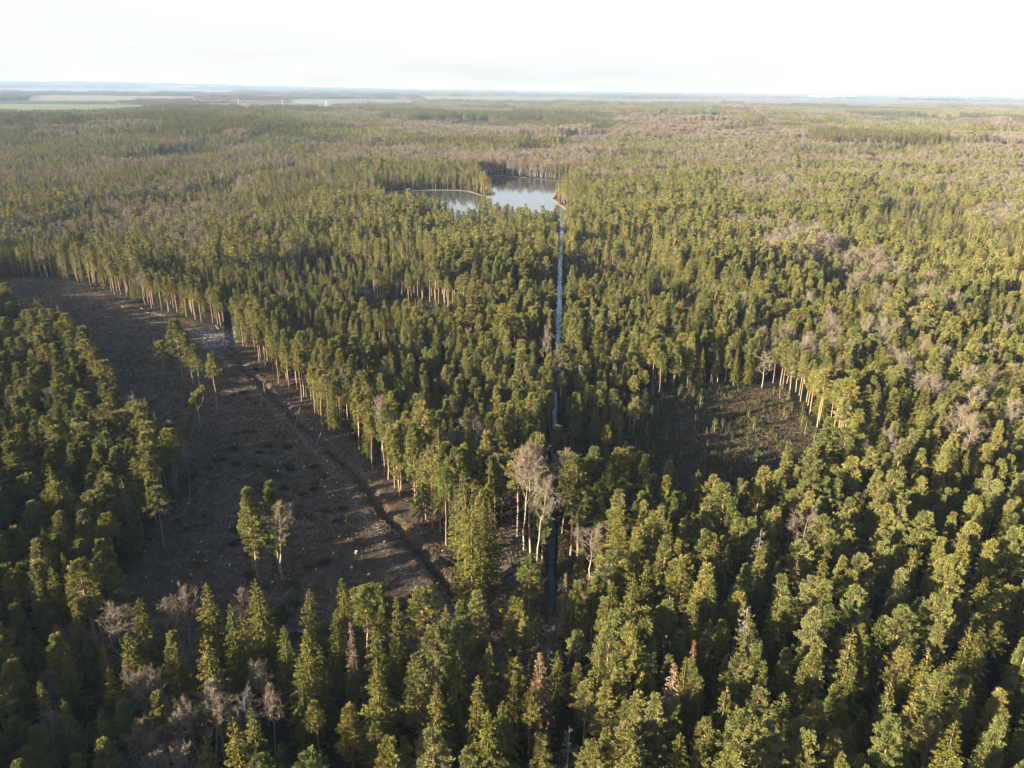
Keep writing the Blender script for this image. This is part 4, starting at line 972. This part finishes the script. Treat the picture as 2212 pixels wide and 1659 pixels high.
for w_ in [(676, 202.5, 12, 40, 14, 'white farm building standing alone among distant fields, left of centre'), (655, 202, 5, 30, 12, 'smaller white building just left of the lone white farm building'),
           (1758, 209, 10, 60, 16, 'leftmost of the far white halls on the right horizon'), (1774, 209.3, 14, 60, 18, 'second from left of the far white halls on the right horizon'), (1797, 209.8, 18, 70, 20, 'middle and widest of the far white halls on the right'),
           (1822, 210.3, 12, 60, 16, 'fourth from left of the far white halls on the right'), (1843, 210.8, 10, 60, 22, 'rightmost and tallest of the far white halls on the right'), (1610, 200, 4, 40, 30, 'small far white tower block above the right fields'),
           (1300, 204, 8, 60, 16, 'far pale hall behind the lake, near the horizon'), (2130, 216, 8, 40, 12, 'far white shed near the right edge of the horizon'), (1600, 212, 6, 30, 10, 'low white shed beside the pale right field')]:
    warehouse(*w_)
M_pole = mat('galvanised_steel', lambda t: princ(t, (.5, .5, .5), .5, .4))
pyl = [(436, 225), (560, 226.5), (680, 228), (800, 230), (1330, 246), (1440, 249), (1500, 251)]
pl_ = [G(420 + 95 * i, 224.5 + 1.55 * i) for i in range(4)]
tops = []
for i, (a, b) in enumerate(pl_):
    T = MB(); Hh = 27
    for s1, s2 in ((-1, -1), (1, -1), (1, 1), (-1, 1)): tube(T, [(s1 * 2.2, s2 * 2.2, 0), (s1 * .5, s2 * .5, Hh)], [.22, .16], 4)
    for z in (5, 10, 15, 20): tube(T, [(-2.2 + z * .07, -1.5, z), (2.2 - z * .09, 1.5, z + 4)], [.12, .12], 4); tube(T, [(2.2 - z * .07, -1.5, z), (-2.2 + z * .09, 1.5, z + 4)], [.12, .12], 4)
    o = thing('power_pylon', '%s steel pylon of the power line crossing the far left woods' % ('leftmost', 'second', 'third', 'rightmost')[i], 'pylon', (a, b, 0)); obj('tower', T.mesh('tower', M_pole), o)
    A = MB(); tube(A, [(0, -6, 22), (0, 6, 22)], [.25, .25], 4); tube(A, [(0, -4, 26), (0, 4, 26)], [.22, .22], 4); obj('crossarm', A.mesh('crossarm', M_pole), o)
for nmz, oy in (('near side', -5.5), ('far side', 5.5)):
    T = MB()
    for (a, b), (c, d) in zip(pl_[:-1], pl_[1:]):
        t = np.linspace(0, 1, 14); tube(T, np.c_[a + (c - a) * t, b + (d - b) * t + oy, 21.8 - 6 * 4 * t * (1 - t)], np.full(14, .12), 3)
    tag(obj('power_cable', T.mesh('power_cable', M_pole)), 'sagging power cable on the %s of the far pylons' % nmz, 'cable')

# ------------------------------------------------------------------ haze
hz = MB(); a = 34000; z0, z1 = -4.0, 108.0
hz.add([(-a, -2000, z0), (a, -2000, z0), (a, a, z0), (-a, a, z0), (-a, -2000, z1), (a, -2000, z1), (a, a, z1), (-a, a, z1)], [[0, 3, 2, 1], [4, 5, 6, 7], [0, 1, 5, 4], [1, 2, 6, 5], [2, 3, 7, 6], [3, 0, 4, 7]])
mh = bpy.data.materials.new('haze'); mh.use_nodes = True; t = mh.node_tree; t.nodes.clear()
pv = N(t, 'ShaderNodeVolumePrincipled'); pv.inputs['Color'].default_value = (.47, .65, 1, 1); pv.inputs['Density'].default_value = 4.2e-5; pv.inputs['Anisotropy'].default_value = 0
t.links.new(pv.outputs[0], N(t, 'ShaderNodeOutputMaterial').inputs['Volume'])
tag(obj('haze', hz.mesh('haze', mh)), 'pale blue haze over the far woods', 'haze', kind='stuff')
